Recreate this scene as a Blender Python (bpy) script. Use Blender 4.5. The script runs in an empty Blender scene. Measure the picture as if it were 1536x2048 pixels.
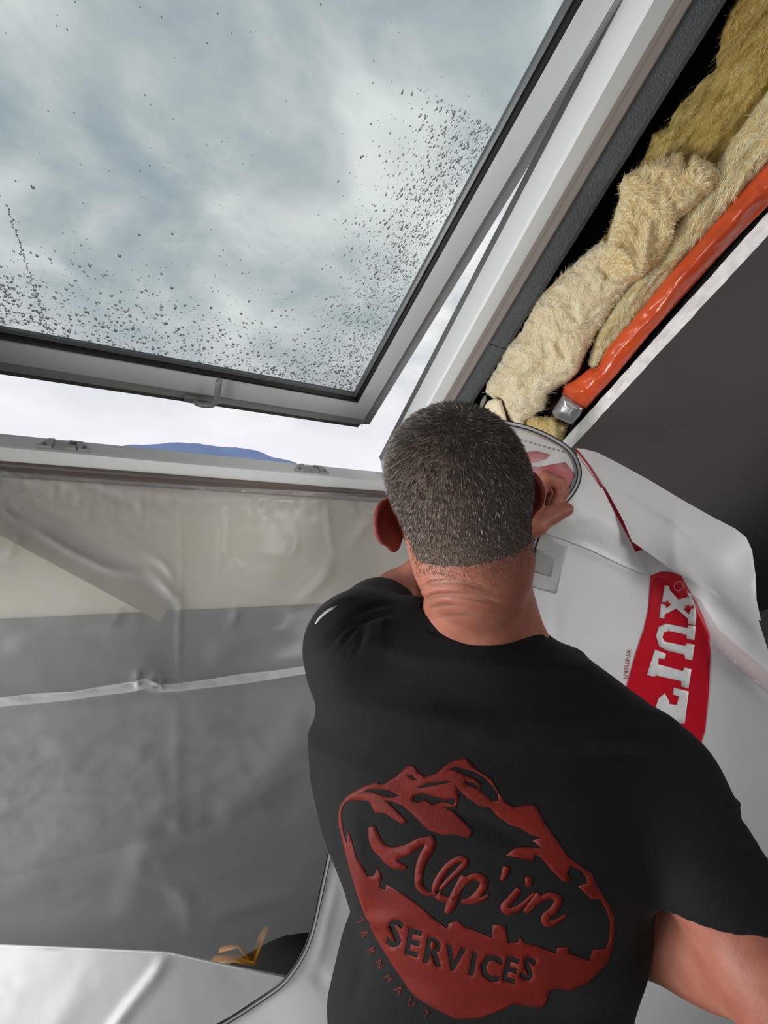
import bpy, bmesh, math, random
import numpy as np
from mathutils import Vector, Matrix, noise as mnoise
from mathutils.bvhtree import BVHTree
from mathutils.geometry import delaunay_2d_cdt
rnd = random.Random(7); nrs = np.random.RandomState(7)
sc = bpy.context.scene; col = sc.collection

# ------------------------------------------------------------------ camera, sky, lights, exposure
F = 930.0
_h = np.array([1722, 95, F]); _h /= np.linalg.norm(_h)
_n = np.array([-505, 50, F]); _n = _n - _h*(_h@_n); _n /= np.linalg.norm(_n)
_v = np.cross(_n, _h); _v = _v if _v[1] > 0 else -_v
M = np.array([_h, _n, -_v])                 # camera axes (right, down, forward) -> world
CAM = np.array([0, 0, 1.62])
cam = bpy.data.cameras.new('camera'); camo = bpy.data.objects.new('camera', cam); col.objects.link(camo)
r_, u_, b_ = M@[1, 0, 0], M@[0, -1, 0], M@[0, 0, -1]
camo.matrix_world = Matrix([[r_[i], u_[i], b_[i], CAM[i]] for i in range(3)] + [[0, 0, 0, 1]])
cam.sensor_fit = 'HORIZONTAL'; cam.sensor_width = 36; cam.lens = F/1536*36; cam.clip_start = .02; cam.clip_end = 5000
sc.camera = camo
vs = sc.view_settings
sc.display_settings.display_device = 'sRGB'
vs.view_transform = 'Standard'; vs.look = 'None'; vs.gamma = 1; vs.use_curve_mapping = False
vs.exposure = 0.0

def nd(nt, t, x=0, **k):
    q = nt.nodes.new(t)
    for a, b in k.items(): setattr(q, a, b)
    return q
world = bpy.data.worlds.new('overcast_sky'); sc.world = world; world.use_nodes = True
nt = world.node_tree; nt.nodes.clear(); L = nt.links.new
tc = nd(nt, 'ShaderNodeTexCoord'); sep = nd(nt, 'ShaderNodeSeparateXYZ'); L(tc.outputs['Generated'], sep.inputs[0])
# project the view direction on a cloud layer so that clouds shrink towards the horizon
zmax = nd(nt, 'ShaderNodeMath', operation='ADD'); L(sep.outputs[2], zmax.inputs[0]); zmax.inputs[1].default_value = .35
zm2 = nd(nt, 'ShaderNodeMath', operation='MAXIMUM'); L(zmax.outputs[0], zm2.inputs[0]); zm2.inputs[1].default_value = .1
dv = nd(nt, 'ShaderNodeVectorMath', operation='DIVIDE'); cz = nd(nt, 'ShaderNodeCombineXYZ')
for i in range(3): L(zm2.outputs[0], cz.inputs[i])
L(tc.outputs['Generated'], dv.inputs[0]); L(cz.outputs[0], dv.inputs[1])
mp = nd(nt, 'ShaderNodeMapping'); L(dv.outputs[0], mp.inputs[0]); mp.inputs['Location'].default_value = (3.1, 1.7, 0.4)
n1 = nd(nt, 'ShaderNodeTexNoise'); n1.inputs['Scale'].default_value = 2.6; n1.inputs['Detail'].default_value = 9; n1.inputs['Roughness'].default_value = .55; n1.inputs['Distortion'].default_value = .25
n2 = nd(nt, 'ShaderNodeTexNoise'); n2.inputs['Scale'].default_value = 5.2; n2.inputs['Detail'].default_value = 7; n2.inputs['Roughness'].default_value = .55; n2.inputs['Distortion'].default_value = .5
L(mp.outputs[0], n1.inputs['Vector']); L(mp.outputs[0], n2.inputs['Vector'])
mxn = nd(nt, 'ShaderNodeMix', data_type='FLOAT'); mxn.inputs[0].default_value = .42; L(n1.outputs[0], mxn.inputs[2]); L(n2.outputs[0], mxn.inputs[3])
cr = nd(nt, 'ShaderNodeValToRGB'); L(mxn.outputs[0], cr.inputs[0])
e = cr.color_ramp.elements; e[0].position = .37; e[0].color = (.44, .53, .58, 1); e[1].position = .66; e[1].color = (1.02, 1.04, 1.03, 1)
for p_, c_ in ((.45, (.58, .635, .66, 1)), (.52, (.74, .765, .785, 1)), (.58, (.88, .90, .90, 1))):
    q = cr.color_ramp.elements.new(p_); q.color = c_
# paler, whiter towards the horizon
hz = nd(nt, 'ShaderNodeMapRange'); L(sep.outputs[2], hz.inputs[0]); hz.inputs[1].default_value = .20; hz.inputs[2].default_value = .42; hz.inputs[3].default_value = .88; hz.inputs[4].default_value = 0.0
hm = nd(nt, 'ShaderNodeMix', data_type='RGBA'); L(hz.outputs[0], hm.inputs[0]); L(cr.outputs[0], hm.inputs[6]); hm.inputs[7].default_value = (.93, .91, .97, 1)
gd = nd(nt, 'ShaderNodeMapRange'); L(sep.outputs[2], gd.inputs[0]); gd.inputs[1].default_value = -.02; gd.inputs[2].default_value = .01
gm = nd(nt, 'ShaderNodeMix', data_type='RGBA'); L(gd.outputs[0], gm.inputs[0]); gm.inputs[6].default_value = (.16, .18, .15, 1); L(hm.outputs[2], gm.inputs[7])
bg = nd(nt, 'ShaderNodeBackground'); L(gm.outputs[2], bg.inputs[0]); bg.inputs[1].default_value = 1.0
wo = nd(nt, 'ShaderNodeOutputWorld'); L(bg.outputs[0], wo.inputs[0])

def area(name, loc, target, sx, sy, power, color=(1, 1, 1)):
    l = bpy.data.lights.new(name, 'AREA'); l.shape = 'RECTANGLE'; l.size = sx; l.size_y = sy; l.energy = power; l.color = color
    o = bpy.data.objects.new(name, l); col.objects.link(o); o.location = loc
    o.rotation_euler = (Vector(target)-Vector(loc)).to_track_quat('-Z', 'Y').to_euler(); return o
# added fill lamps, no openings behind them (left of and behind the camera)
area('left_fill_light', (-1.5, .52, 1.82), (.4, 1.0, 1.55), .55, .8, 20, (.97, .99, 1.0))
area('low_left_fill_light', (-1.15, .46, .58), (.2, 1.15, 2.0), .9, .9, 13, (1, .99, .97))
area('side_fill_light', (-1.6, 1.16, .95), (.6, .85, 1.75), .6, .9, 50, (.98, .99, 1.0))
area('back_fill_light', (-1.7, -1.5, 2.2), (.8, .95, 1.5), 1.3, 1.3, 8, (1, .98, .97))
o_ = area('right_fill_light', (1.35, -1.1, 1.75), (1.10, .85, 1.50), .9, .9, 3.6, (1, .98, .96)); o_.data.spread = math.radians(62)

# ------------------------------------------------------------------ helpers
def ray(px, py): return M@np.array([(px-768)/F, (py-1024)/F, 1.0])
def at(px, py, d): return CAM + ray(px, py)*d
def rays(P):
    P = np.asarray(P, float); a = np.stack([(P[:, 0]-768)/F, (P[:, 1]-1024)/F, np.ones(len(P))], 1); return a@M.T
def topx(P):
    c = (np.asarray(P)-CAM)@M; return np.stack([c[:, 0]/c[:, 2]*F+768, c[:, 1]/c[:, 2]*F+1024], 1), c[:, 2]
TH = math.radians(38.5)
R_S = np.array([0, -math.cos(TH), math.sin(TH)]); R_W = np.array([0, math.sin(TH), math.cos(TH)])
R_O = np.array([0, 1.15, CAM[2]+.194])
def RF(X, u, w): return R_O + R_S*u + R_W*w + np.array([X, 0, 0])      # roof coordinates: across, up the slope, outward
def isect(px, py, p0, nrm):
    r = ray(px, py); return CAM + r*(((p0-CAM)@nrm)/(r@nrm))

MATS = {}
def mat(name, color=(.8, .8, .8), rough=.5, spec=.5, metal=0, bump=0, bscale=60, vary=0, vscale=4, color2=None, stretch=None, trans=0, transp=0, sss=0, coat=0, alpha_noise=None, detail=4, bdist=.002, obj=True):
    if name in MATS: return MATS[name]
    m = bpy.data.materials.new(name); m.use_nodes = True; nt = m.node_tree; nt.nodes.clear(); L = nt.links.new
    out = nd(nt, 'ShaderNodeOutputMaterial'); p = nd(nt, 'ShaderNodeBsdfPrincipled')
    p.inputs['Roughness'].default_value = rough; p.inputs['Specular IOR Level'].default_value = spec; p.inputs['Metallic'].default_value = metal
    p.inputs['Base Color'].default_value = (*color, 1)
    if coat: p.inputs['Coat Weight'].default_value = coat; p.inputs['Coat Roughness'].default_value = .2
    if sss:
        p.inputs['Subsurface Weight'].default_value = sss; p.inputs['Subsurface Radius'].default_value = (1, .25, .1); p.inputs['Subsurface Scale'].default_value = .012
    tc = nd(nt, 'ShaderNodeTexCoord'); mpn = nd(nt, 'ShaderNodeMapping'); L(tc.outputs['Object'], mpn.inputs[0])
    if stretch: mpn.inputs['Rotation'].default_value = stretch[0]; mpn.inputs['Scale'].default_value = stretch[1]
    if color2 is not None:
        v = nd(nt, 'ShaderNodeTexNoise'); v.inputs['Scale'].default_value = vscale; v.inputs['Detail'].default_value = 5; L(mpn.outputs[0], v.inputs['Vector'])
        cr = nd(nt, 'ShaderNodeValToRGB'); L(v.outputs[0], cr.inputs[0]); cr.color_ramp.elements[0].position = .35; cr.color_ramp.elements[1].position = .65
        cr.color_ramp.elements[0].color = (*color, 1); cr.color_ramp.elements[1].color = (*color2, 1); L(cr.outputs[0], p.inputs['Base Color'])
        csrc = cr.outputs[0]
    else: csrc = None
    if bump:
        b = nd(nt, 'ShaderNodeTexNoise'); b.inputs['Scale'].default_value = bscale; b.inputs['Detail'].default_value = detail; L(mpn.outputs[0], b.inputs['Vector'])
        bp = nd(nt, 'ShaderNodeBump'); bp.inputs['Strength'].default_value = bump; bp.inputs['Distance'].default_value = bdist
        L(b.outputs[0], bp.inputs['Height']); L(bp.outputs[0], p.inputs['Normal'])
    sh = p.outputs[0]
    if trans:
        t = nd(nt, 'ShaderNodeBsdfTranslucent'); t.inputs[0].default_value = (*color, 1)
        if csrc: L(csrc, t.inputs[0])
        mx = nd(nt, 'ShaderNodeMixShader'); mx.inputs[0].default_value = trans; L(sh, mx.inputs[1]); L(t.outputs[0], mx.inputs[2]); sh = mx.outputs[0]
    if transp:
        t = nd(nt, 'ShaderNodeBsdfTransparent')
        mx = nd(nt, 'ShaderNodeMixShader'); mx.inputs[0].default_value = transp; L(sh, mx.inputs[1]); L(t.outputs[0], mx.inputs[2]); sh = mx.outputs[0]
    L(sh, out.inputs[0]); MATS[name] = m; return m

def mesh(name, V, Fc, m, parent=None, smooth=True, loc=None):
    """V in world coordinates; parented objects keep them relative to the parent's location."""
    V = np.asarray(V, float)
    off = np.array(parent['_o']) if parent is not None else (np.array(loc) if loc is not None else np.zeros(3))
    me = bpy.data.meshes.new(name); me.from_pydata((V-off).tolist(), [], [list(map(int, f)) for f in Fc]); me.update()
    if smooth: me.polygons.foreach_set('use_smooth', [True]*len(me.polygons))
    o = bpy.data.objects.new(name, me); col.objects.link(o)
    for q in (m if isinstance(m, (list, tuple)) else [m]): me.materials.append(q)
    if parent is not None:
        o.parent = parent
        if parent.parent is not None or parent.type == 'MESH': pass
        o['_o'] = list(off)
    else: o.location = off; o['_o'] = list(off)
    return o
def tag(o, label=None, cat=None, group=None, kind=None):
    for k, v in (('label', label), ('category', cat), ('group', group), ('kind', kind)):
        if v: o[k] = v
    return o
def empty(name, loc, label=None, cat=None, group=None, kind=None):
    o = bpy.data.objects.new(name, None); col.objects.link(o); o.location = loc; o['_o'] = list(map(float, loc)); o.empty_display_size = .05
    return tag(o, label, cat, group, kind)
def box(x0, x1, y0, y1, z0, z1, fn=None):
    V = [(x, y, z) for x in (x0, x1) for y in (y0, y1) for z in (z0, z1)]
    if fn: V = [fn(*v) for v in V]
    return V, [(0, 1, 3, 2), (4, 6, 7, 5), (0, 4, 5, 1), (2, 3, 7, 6), (0, 2, 6, 4), (1, 5, 7, 3)]
def extrude(profile, t0, t1, fn, closed=True, nseg=1):
    """profile of (a,b) swept from t0 to t1; t0/t1 may be functions of (a,b) for mitres"""
    n = len(profile); V = []; Fc = []
    for k in range(nseg+1):
        for a, b in profile:
            s0 = t0(a, b) if callable(t0) else t0; s1 = t1(a, b) if callable(t1) else t1
            V.append(fn(a, b, s0+(s1-s0)*k/nseg))
    for k in range(nseg):
        for i in range(n if closed else n-1):
            j = (i+1) % n; Fc.append((k*n+i, k*n+j, (k+1)*n+j, (k+1)*n+i))
    if closed: Fc.append(tuple(range(n))[::-1]); Fc.append(tuple(nseg*n+i for i in range(n)))
    return V, Fc
def join(parts):
    V = []; Fc = []
    for v, f in parts:
        b = len(V); V += [tuple(q) for q in v]; Fc += [tuple(i+b for i in q) for q in f]
    return V, Fc
def tube(pts, r, nseg=8, cap=True, flat=None):
    P = np.array(pts, float); n = len(P); R = np.broadcast_to(np.asarray(r, float), (n,)); V = []; Fc = []
    T = np.gradient(P, axis=0); T /= np.linalg.norm(T, axis=1)[:, None]+1e-12
    up = np.array([.1, .2, 1.]) if abs(T[0][2]) < .9 else np.array([1., .1, 0])
    a = np.cross(T[0], up); a /= np.linalg.norm(a)
    for i in range(n):
        a = a-T[i]*(a@T[i]); a /= np.linalg.norm(a); b = np.cross(T[i], a)
        for k in range(nseg):
            t = 2*math.pi*k/nseg; V.append(P[i]+(a*math.cos(t)+b*math.sin(t)*(flat or 1))*R[i])
    for i in range(n-1):
        for k in range(nseg):
            k2 = (k+1) % nseg; Fc.append((i*nseg+k, i*nseg+k2, (i+1)*nseg+k2, (i+1)*nseg+k))
    if cap: Fc.append(tuple(range(nseg))[::-1]); Fc.append(tuple((n-1)*nseg+k for k in range(nseg)))
    return V, Fc
def bevel(o, w=.002, seg=2):
    md = o.modifiers.new('bevel', 'BEVEL'); md.width = w; md.segments = seg; md.limit_method = 'ANGLE'; md.angle_limit = math.radians(35)
    for p in o.data.polygons: p.use_smooth = False
    return o
def catmull(P, k=6, closed=False):
    P = np.array(P, float); n = len(P); out = []
    for i in range(n if closed else n-1):
        p0, p1, p2, p3 = (P[(i-1) % n], P[i], P[(i+1) % n], P[(i+2) % n]) if closed else (P[max(i-1, 0)], P[i], P[i+1], P[min(i+2, n-1)])
        for j in range(k):
            t = j/k; out.append(.5*((2*p1)+(-p0+p2)*t+(2*p0-5*p1+4*p2-p3)*t*t+(-p0+3*p1-3*p2+p3)*t**3))
    if not closed: out.append(P[-1])
    return np.array(out)
# value noise in numpy
def vnoise(P, seed=0):
    P = np.asarray(P, float); I = np.floor(P).astype(np.int64); f = P-I; f = f*f*(3-2*f); r = 0
    for c in range(8):
        o = np.array([(c >> 2) & 1, (c >> 1) & 1, c & 1]); q = I+o
        hsh = (q[:, 0]*374761393+q[:, 1]*668265263+q[:, 2]*2147483647+seed*974711) & 0xffffffff
        hsh = ((hsh ^ (hsh >> 13))*1274126177) & 0xffffffff; hsh = (hsh ^ (hsh >> 16)) & 0xffff
        w = np.prod(np.where(o, f, 1-f), axis=1); r = r+w*(hsh/65535.)
    return r*2-1
def fbm(P, oct=4, seed=0, ridged=False, gain=.5):
    P = np.asarray(P, float); 
    if P.shape[1] == 2: P = np.c_[P, np.zeros(len(P))]
    s = 0; a = 1; t = 0
    for k in range(oct):
        v = vnoise(P*2**k+13.7*k, seed+k); v = (1-2*np.abs(v)) if ridged else v
        s = s+a*v; t += a; a *= gain
    return s/t
def segdist(P, poly, closed=False):
    """distance of 2D points to a polyline and the signed side"""
    P = np.asarray(P, float); poly = np.asarray(poly, float); best = np.full(len(P), 1e9); side = np.zeros(len(P)); n = len(poly)
    for i in range(n if closed else n-1):
        a, b = poly[i], poly[(i+1) % n]; ab = b-a; t = np.clip(((P-a)@ab)/(ab@ab+1e-9), 0, 1)
        dd = P-(a+t[:, None]*ab); d = np.hypot(dd[:, 0], dd[:, 1]); s = np.sign(ab[0]*(P[:, 1]-a[1])-ab[1]*(P[:, 0]-a[0]))
        m = d < best; best = np.where(m, d, best); side = np.where(m, s, side)
    return best, side
def inside(P, poly):
    P = np.asarray(P, float); poly = np.asarray(poly, float); x, y = P[:, 0], P[:, 1]; r = np.zeros(len(P), bool); n = len(poly); j = n-1
    for i in range(n):
        xi, yi = poly[i]; xj, yj = poly[j]
        c = ((yi > y) != (yj > y)) & (x < (xj-xi)*(y-yi)/((yj-yi) if yj != yi else 1e-12)+xi); r ^= c; j = i
    return r
def region(pos, neg=(), step=10, jit=.3, lines=()):
    """triangulate the union of the polygons pos minus neg, with a grid of inner points"""
    allp = [np.asarray(p, float) for p in list(pos)+list(neg)]
    V = []; E = []
    for p in allp:
        b = len(V); V += p.tolist(); E += [(b+i, b+(i+1) % len(p)) for i in range(len(p))]
    for p in lines:
        b = len(V); V += [list(q) for q in p]; E += [(b+i, b+i+1) for i in range(len(p)-1)]
    lo = np.min([p.min(0) for p in allp], 0); hi = np.max([p.max(0) for p in allp], 0)
    gx, gy = np.meshgrid(np.arange(lo[0]+step/2, hi[0], step), np.arange(lo[1]+step/2, hi[1], step))
    gx = gx+(np.arange(gx.shape[0]) % 2)[:, None]*step/2
    G = np.stack([gx.ravel(), gy.ravel()], 1)+nrs.uniform(-jit, jit, (gx.size, 2))*step*.5
    def ok(Q):
        r = np.zeros(len(Q), bool)
        for p in pos: r |= inside(Q, p)
        for p in neg: r &= ~inside(Q, p)
        return r
    G = G[ok(G)]
    if len(G):
        dm = np.full(len(G), 1e9)
        for p in allp: dm = np.minimum(dm, segdist(G, p, True)[0])
        for p in lines: dm = np.minimum(dm, segdist(G, p)[0])
        G = G[dm > step*.35]
    V += G.tolist()
    r = delaunay_2d_cdt([Vector(v) for v in V], E, [], 0, 1e-4)
    V2 = np.array([tuple(v) for v in r[0]]); T = np.array([t for t in r[2] if len(t) == 3])
    T = T[ok(V2[T].mean(1))]
    used = np.unique(T); mp_ = -np.ones(len(V2), int); mp_[used] = np.arange(len(used))
    V2 = V2[used]; T = mp_[T]
    a, b, c = V2[T[:, 0]], V2[T[:, 1]], V2[T[:, 2]]
    s = (b[:, 0]-a[:, 0])*(c[:, 1]-a[:, 1])-(b[:, 1]-a[:, 1])*(c[:, 0]-a[:, 0])
    T = np.where((s > 0)[:, None], T[:, ::-1], T)       # wound to face the camera
    return V2, T
def shell(W, T, N, th):
    """closed thin solid: front W, back W - N*th"""
    W = np.asarray(W); n = len(W); B = W-np.asarray(N)*th
    cnt = {}
    for t in T:
        for i in range(3):
            e = (int(t[i]), int(t[(i+1) % 3])); cnt[e] = 1
    side = [(b, a, a+n, b+n) for (a, b) in cnt if (b, a) not in cnt]
    return np.vstack([W, B]), [tuple(t) for t in T]+[tuple(x+n for x in t[::-1]) for t in T]+side
def decal(name, pos, neg, bvh, m, parent, step=10, off=.0012, fall=None, smooth=True):
    V2, T = region(pos, neg, step); D = rays(V2); W = []; N = []
    for q, d in zip(V2, D):
        dd = Vector(d).normalized(); hit = bvh.ray_cast(Vector(CAM), dd)
        if hit[0] is None:
            nr = bvh.find_nearest(Vector(CAM+d*(fall or .6))); hit = nr
        nn = hit[1] if hit[1].dot(dd) < 0 else -hit[1]
        W.append(np.array(hit[0])+np.array(nn)*off); N.append(np.array(nn))
    V, Fc = shell(W, T, N, off*.6)
    return mesh(name, V, Fc, m, parent, smooth)
def rbf(ctrl):
    C = np.array(ctrl, float); P = C[:, :2]/1000; n = len(P)
    def K(A, B):
        d = np.linalg.norm(A[:, None]-B[None], axis=2); return np.where(d > 0, d*d*np.log(d+1e-12), 0)
    A = np.zeros((n+3, n+3)); A[:n, :n] = K(P, P)+np.eye(n)*2e-4; A[:n, n] = 1; A[:n, n+1:] = P; A[n, :n] = 1; A[n+1:, :n] = P.T
    w = np.linalg.solve(A, np.r_[C[:, 2], 0, 0, 0])
    return lambda Q: K(np.asarray(Q, float)/1000, P)@w[:n]+w[n]+(np.asarray(Q, float)/1000)@w[n+1:]
def vnorm(V, T):
    V = np.asarray(V); T = np.asarray(T); N = np.zeros_like(V); f = np.cross(V[T[:, 1]]-V[T[:, 0]], V[T[:, 2]]-V[T[:, 0]])
    for i in range(3): np.add.at(N, T[:, i], f)
    return N/(np.linalg.norm(N, axis=1)[:, None]+1e-12)
def bvh_of(V, Fc): return BVHTree.FromPolygons([Vector(v) for v in np.asarray(V).tolist()], [tuple(map(int, f)) for f in Fc])
def crease(P, pts, w, amp, asym=None, fade=30):
    """ridge (or valley) along a polyline, tapering at its ends; asym widens one side"""
    pts = catmull(pts, 5); d, s = segdist(P, pts); wd = np.where(s > 0, w*(asym or 1), w)
    e = np.minimum(np.linalg.norm(P-pts[0], axis=1), np.linalg.norm(P-pts[-1], axis=1)); return amp*np.exp(-(d/wd)**2)*(1-np.exp(-(e/fade)**2)*.85)

# ------------------------------------------------------------------ signed distance modelling (camera space: x right, y down, z forward)
def CS(px, py, d): return np.array([(px-768)/F*d, (py-1024)/F*d, d])
class Grid:
    def __init__(s, lo, hi, h):
        s.lo = np.array(lo, float); s.h = h; s.n = (np.ceil((np.array(hi)-s.lo)/h).astype(int)+1); s.F = np.full(s.n, .1, np.float32)
    def block(s, lo, hi):
        a = np.clip(np.floor((np.array(lo)-s.lo)/s.h).astype(int), 0, s.n); b = np.clip(np.ceil((np.array(hi)-s.lo)/s.h).astype(int)+1, 0, s.n)
        sl = tuple(slice(a[i], b[i]) for i in range(3))
        ax = [s.lo[i]+s.h*np.arange(a[i], b[i]) for i in range(3)]
        return sl, np.stack(np.meshgrid(*ax, indexing='ij'), -1).astype(np.float32)
    def add(s, fn, lo, hi, k=.02, op='u'):
        pad = k+.03; sl, P = s.block(np.array(lo)-pad, np.array(hi)+pad)
        if P.size == 0: return
        d = fn(P); a = s.F[sl]
        if op == 'u': hh = np.clip(.5+.5*(d-a)/k, 0, 1); s.F[sl] = d*(1-hh)+a*hh-k*hh*(1-hh)
        else:
            d = -d; hh = np.clip(.5-.5*(d-a)/k, 0, 1); s.F[sl] = d*(1-hh)+a*hh+k*hh*(1-hh)
    def cone(s, a, b, r1, r2, k=.02, op='u', flat=None):
        a = np.array(a, float); b = np.array(b, float); ab = b-a; l2 = ab@ab; r = max(r1, r2)
        if flat is not None: fd = np.array(flat[0], float); fd /= np.linalg.norm(fd)
        def fn(P):
            q = P-a.astype(np.float32); t = np.clip((q@ab.astype(np.float32))/l2, 0, 1)
            q = q-t[..., None]*ab.astype(np.float32)
            if flat is not None:
                c = q@fd.astype(np.float32); q = q+(c*(flat[1]-1))[..., None]*fd.astype(np.float32)
            return np.linalg.norm(q, axis=-1)-(r1+(r2-r1)*t)
        s.add(fn, np.minimum(a, b)-r, np.maximum(a, b)+r, k, op)
    def chain(s, pts, rs, k=.02, op='u', flat=None):
        for i in range(len(pts)-1): s.cone(pts[i], pts[i+1], rs[i], rs[i+1], k, op, flat)
    def ell(s, c, R, rad, k=.02, op='u'):
        c = np.array(c, float); R = np.array(R, float); rad = np.array(rad, float); m = rad.max()
        def fn(P):
            q = (P-c.astype(np.float32))@R.astype(np.float32)     # columns of R are the local axes
            k0 = np.linalg.norm(q/rad, axis=-1); k1 = np.linalg.norm(q/(rad**2), axis=-1)+1e-9
            return (k0*(k0-1)/k1).astype(np.float32)
        s.add(fn, c-m, c+m, k, op)
    def mesh(s):
        Fd = s.F; n = np.array(Fd.shape); S = Fd < 0
        c = np.zeros(tuple(n-1), np.int8)
        for i in (0, 1):
            for j in (0, 1):
                for k in (0, 1): c += S[i:n[0]-1+i, j:n[1]-1+j, k:n[2]-1+k]
        cells = np.argwhere((c > 0) & (c < 8)); idx = -np.ones(tuple(n-1), np.int64); idx[tuple(cells.T)] = np.arange(len(cells))
        acc = np.zeros((len(cells), 3)); cnt = np.zeros(len(cells))
        cor = [np.array([i, j, k]) for i in (0, 1) for j in (0, 1) for k in (0, 1)]
        for a in cor:
            for ax in range(3):
                if a[ax] == 0:
                    b = a.copy(); b[ax] = 1; fa = Fd[tuple((cells+a).T)]; fb = Fd[tuple((cells+b).T)]; m = (fa < 0) != (fb < 0)
                    t = np.where(m, fa/(fa-fb+1e-20), 0); p = a+np.outer(t, b-a); acc[m] += p[m]; cnt[m] += 1
        V = s.lo+(cells+acc/cnt[:, None])*s.h; Q = []
        for ax in range(3):
            o1, o2 = (ax+1) % 3, (ax+2) % 3
            sl0 = [slice(1, n[i]-1) for i in range(3)]; sl0[ax] = slice(0, n[ax]-1); sl1 = list(sl0); sl1[ax] = slice(1, n[ax])
            A = S[tuple(sl0)]; B = S[tuple(sl1)]; w = np.argwhere(A != B); base = w+np.array([0 if i == ax else 1 for i in range(3)])
            e1 = np.eye(3, dtype=int)[o1]; e2 = np.eye(3, dtype=int)[o2]
            q = np.stack([idx[tuple((base-e1-e2).T)], idx[tuple((base-e2).T)], idx[tuple(base.T)], idx[tuple((base-e1).T)]], 1)
            fl = A[tuple(w.T)]; q = np.where(fl[:, None], q, q[:, ::-1]); Q.append(q)
        return V, np.vstack(Q)
def smoothV(V, Q, it=2, lam=.5):
    V = V.copy(); E = np.vstack([Q[:, [i, (i+1) % 4]] for i in range(4)]); E = np.vstack([E, E[:, ::-1]])
    cnt = np.bincount(E[:, 0], minlength=len(V))[:, None]
    for _ in range(it):
        A = np.stack([np.bincount(E[:, 0], weights=V[E[:, 1], i], minlength=len(V)) for i in range(3)], 1)/np.maximum(cnt, 1); V += (A-V)*lam
    return V
def qnorm(V, Q):
    f = np.cross(V[Q[:, 2]]-V[Q[:, 0]], V[Q[:, 3]]-V[Q[:, 1]]); N = np.stack([sum(np.bincount(Q[:, j], weights=f[:, i], minlength=len(V)) for j in range(4)) for i in range(3)], 1)
    return N/(np.linalg.norm(N, axis=1)[:, None]+1e-12)
def toworld(V): return CAM+np.asarray(V)@M.T
# ------------------------------------------------------------------ materials
m_pvc = mat('white_pvc', (.80, .82, .81), .38, .45, bump=.05, bscale=300)
m_pvc2 = mat('weathered_pvc', (.56, .55, .55), .45, .4, bump=.05, bscale=300)
m_brown = mat('brown_groove', (.20, .165, .145), .6, .3, bump=.1, bscale=200)
m_rub = mat('black_rubber', (.012, .012, .014), .5, .4)
m_dark = mat('dark_paint', (.095, .086, .084), .55, .35, bump=.35, bscale=420, color2=(.105, .097, .095), vscale=3)
m_plaster = mat('gypsum', (.78, .77, .75), .9, .1, bump=.5, bscale=160, color2=(.62, .61, .59), vscale=50)
m_void = mat('cavity_shade_black', (.006, .006, .006), .9, .1)  # near-black: the deep shade of the roof cavity put into the colour
m_foam = mat('grey_foam', (.105, .115, .125), .95, .1, bump=1.0, bscale=330, color2=(.135, .145, .155), vscale=260, detail=2)
m_floor = mat('concrete', (.25, .24, .23), .85, .2, bump=.2, bscale=40, color2=(.2, .195, .19), vscale=5)
m_cream = mat('cream_board', (.78, .70, .56), .7, .2, color2=(.86, .80, .68), vscale=6)
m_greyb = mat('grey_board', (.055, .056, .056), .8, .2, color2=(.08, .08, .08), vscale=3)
m_metal = mat('grey_zinc', (.16, .165, .17), .4, .5, metal=.4)

# ------------------------------------------------------------------ room shell
def struct(name, V, Fc, m, smooth=False, label=None): o = mesh(name, V, Fc, m, None, smooth); tag(o, label, None, None, 'structure'); return o
struct('floor', *box(-3, 3.4, -3.2, 2.2, -.1, 0), m_floor, label='grey concrete floor')
struct('ground', *box(-2500, 2500, 3, 4500, -6.2, -6), mat('meadow', (.10, .13, .07), .9, color2=(.13, .15, .09), vscale=.05), label='ground outside')
struct('wall_left', *box(-3.1, -3, -3.2, 2.2, 0, 5), m_dark)
struct('wall_right', *box(3.4, 3.5, -3.2, 2.2, 0, 5), m_dark)
struct('wall_back', *box(-3, 3.4, -3.3, -3.2, 0, 5), m_dark)
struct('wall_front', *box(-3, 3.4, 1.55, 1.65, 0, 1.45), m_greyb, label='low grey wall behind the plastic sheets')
XL, XR = -.379, .611                                     # inner faces of the window jambs
# painted ceiling following the roof slope, cut open beside the window: two plasterboard layers with a ragged white edge
ceil = empty('ceiling', RF(.85, .6, -.28), 'dark painted sloping ceiling cut open beside the roof window', kind='structure')
def cutX(u): return .822+.055*(u-.39)
def ragged_layer(w0, w1, x_off, seed, mt):
    us = np.linspace(-.55, 1.75, 150); V = []; Fc = []
    for i, u in enumerate(us):
        jx = .0022*fbm(np.array([[u*60, seed, 0]]), 3, seed)[0]; jx2 = .0022*fbm(np.array([[u*70, seed+5, 0]]), 3, seed+2)[0]
        V += [RF(cutX(u)+x_off+jx2, u, w0), RF(cutX(u)+x_off+jx, u, w1), RF(3.4, u, w1), RF(3.4, u, w0)]
    for i in range(len(us)-1):
        a = 4*i; b = a+4
        for k in range(4): Fc.append((a+k, a+(k+1) % 4, b+(k+1) % 4, b+k))
    Fc += [(3, 2, 1, 0), tuple(len(V)-4+k for k in range(4))]
    o = mesh('plasterboard', V, Fc, mt, ceil, False); return o
o = ragged_layer(-.2665, -.281, 0, 3, [m_plaster, m_dark])
for p in o.data.polygons:                                # room side painted dark, broken edge left white
    if abs(p.normal.dot(Vector(R_W))) > .9 and p.center.dot(Vector(R_W)) < 0: p.material_index = 1
ragged_layer(-.250, -.2645, .0035, 9, m_plaster)
def slab(name, x0, x1, u0, u1, w0, w1, m, parent): return mesh(name, *box(x0, x1, u0, u1, w0, w1, RF), m, parent, False)
slab('painted_panel', -3, XL-.08, -.55, 3.6, -.28, -.25, m_dark, ceil)
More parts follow.
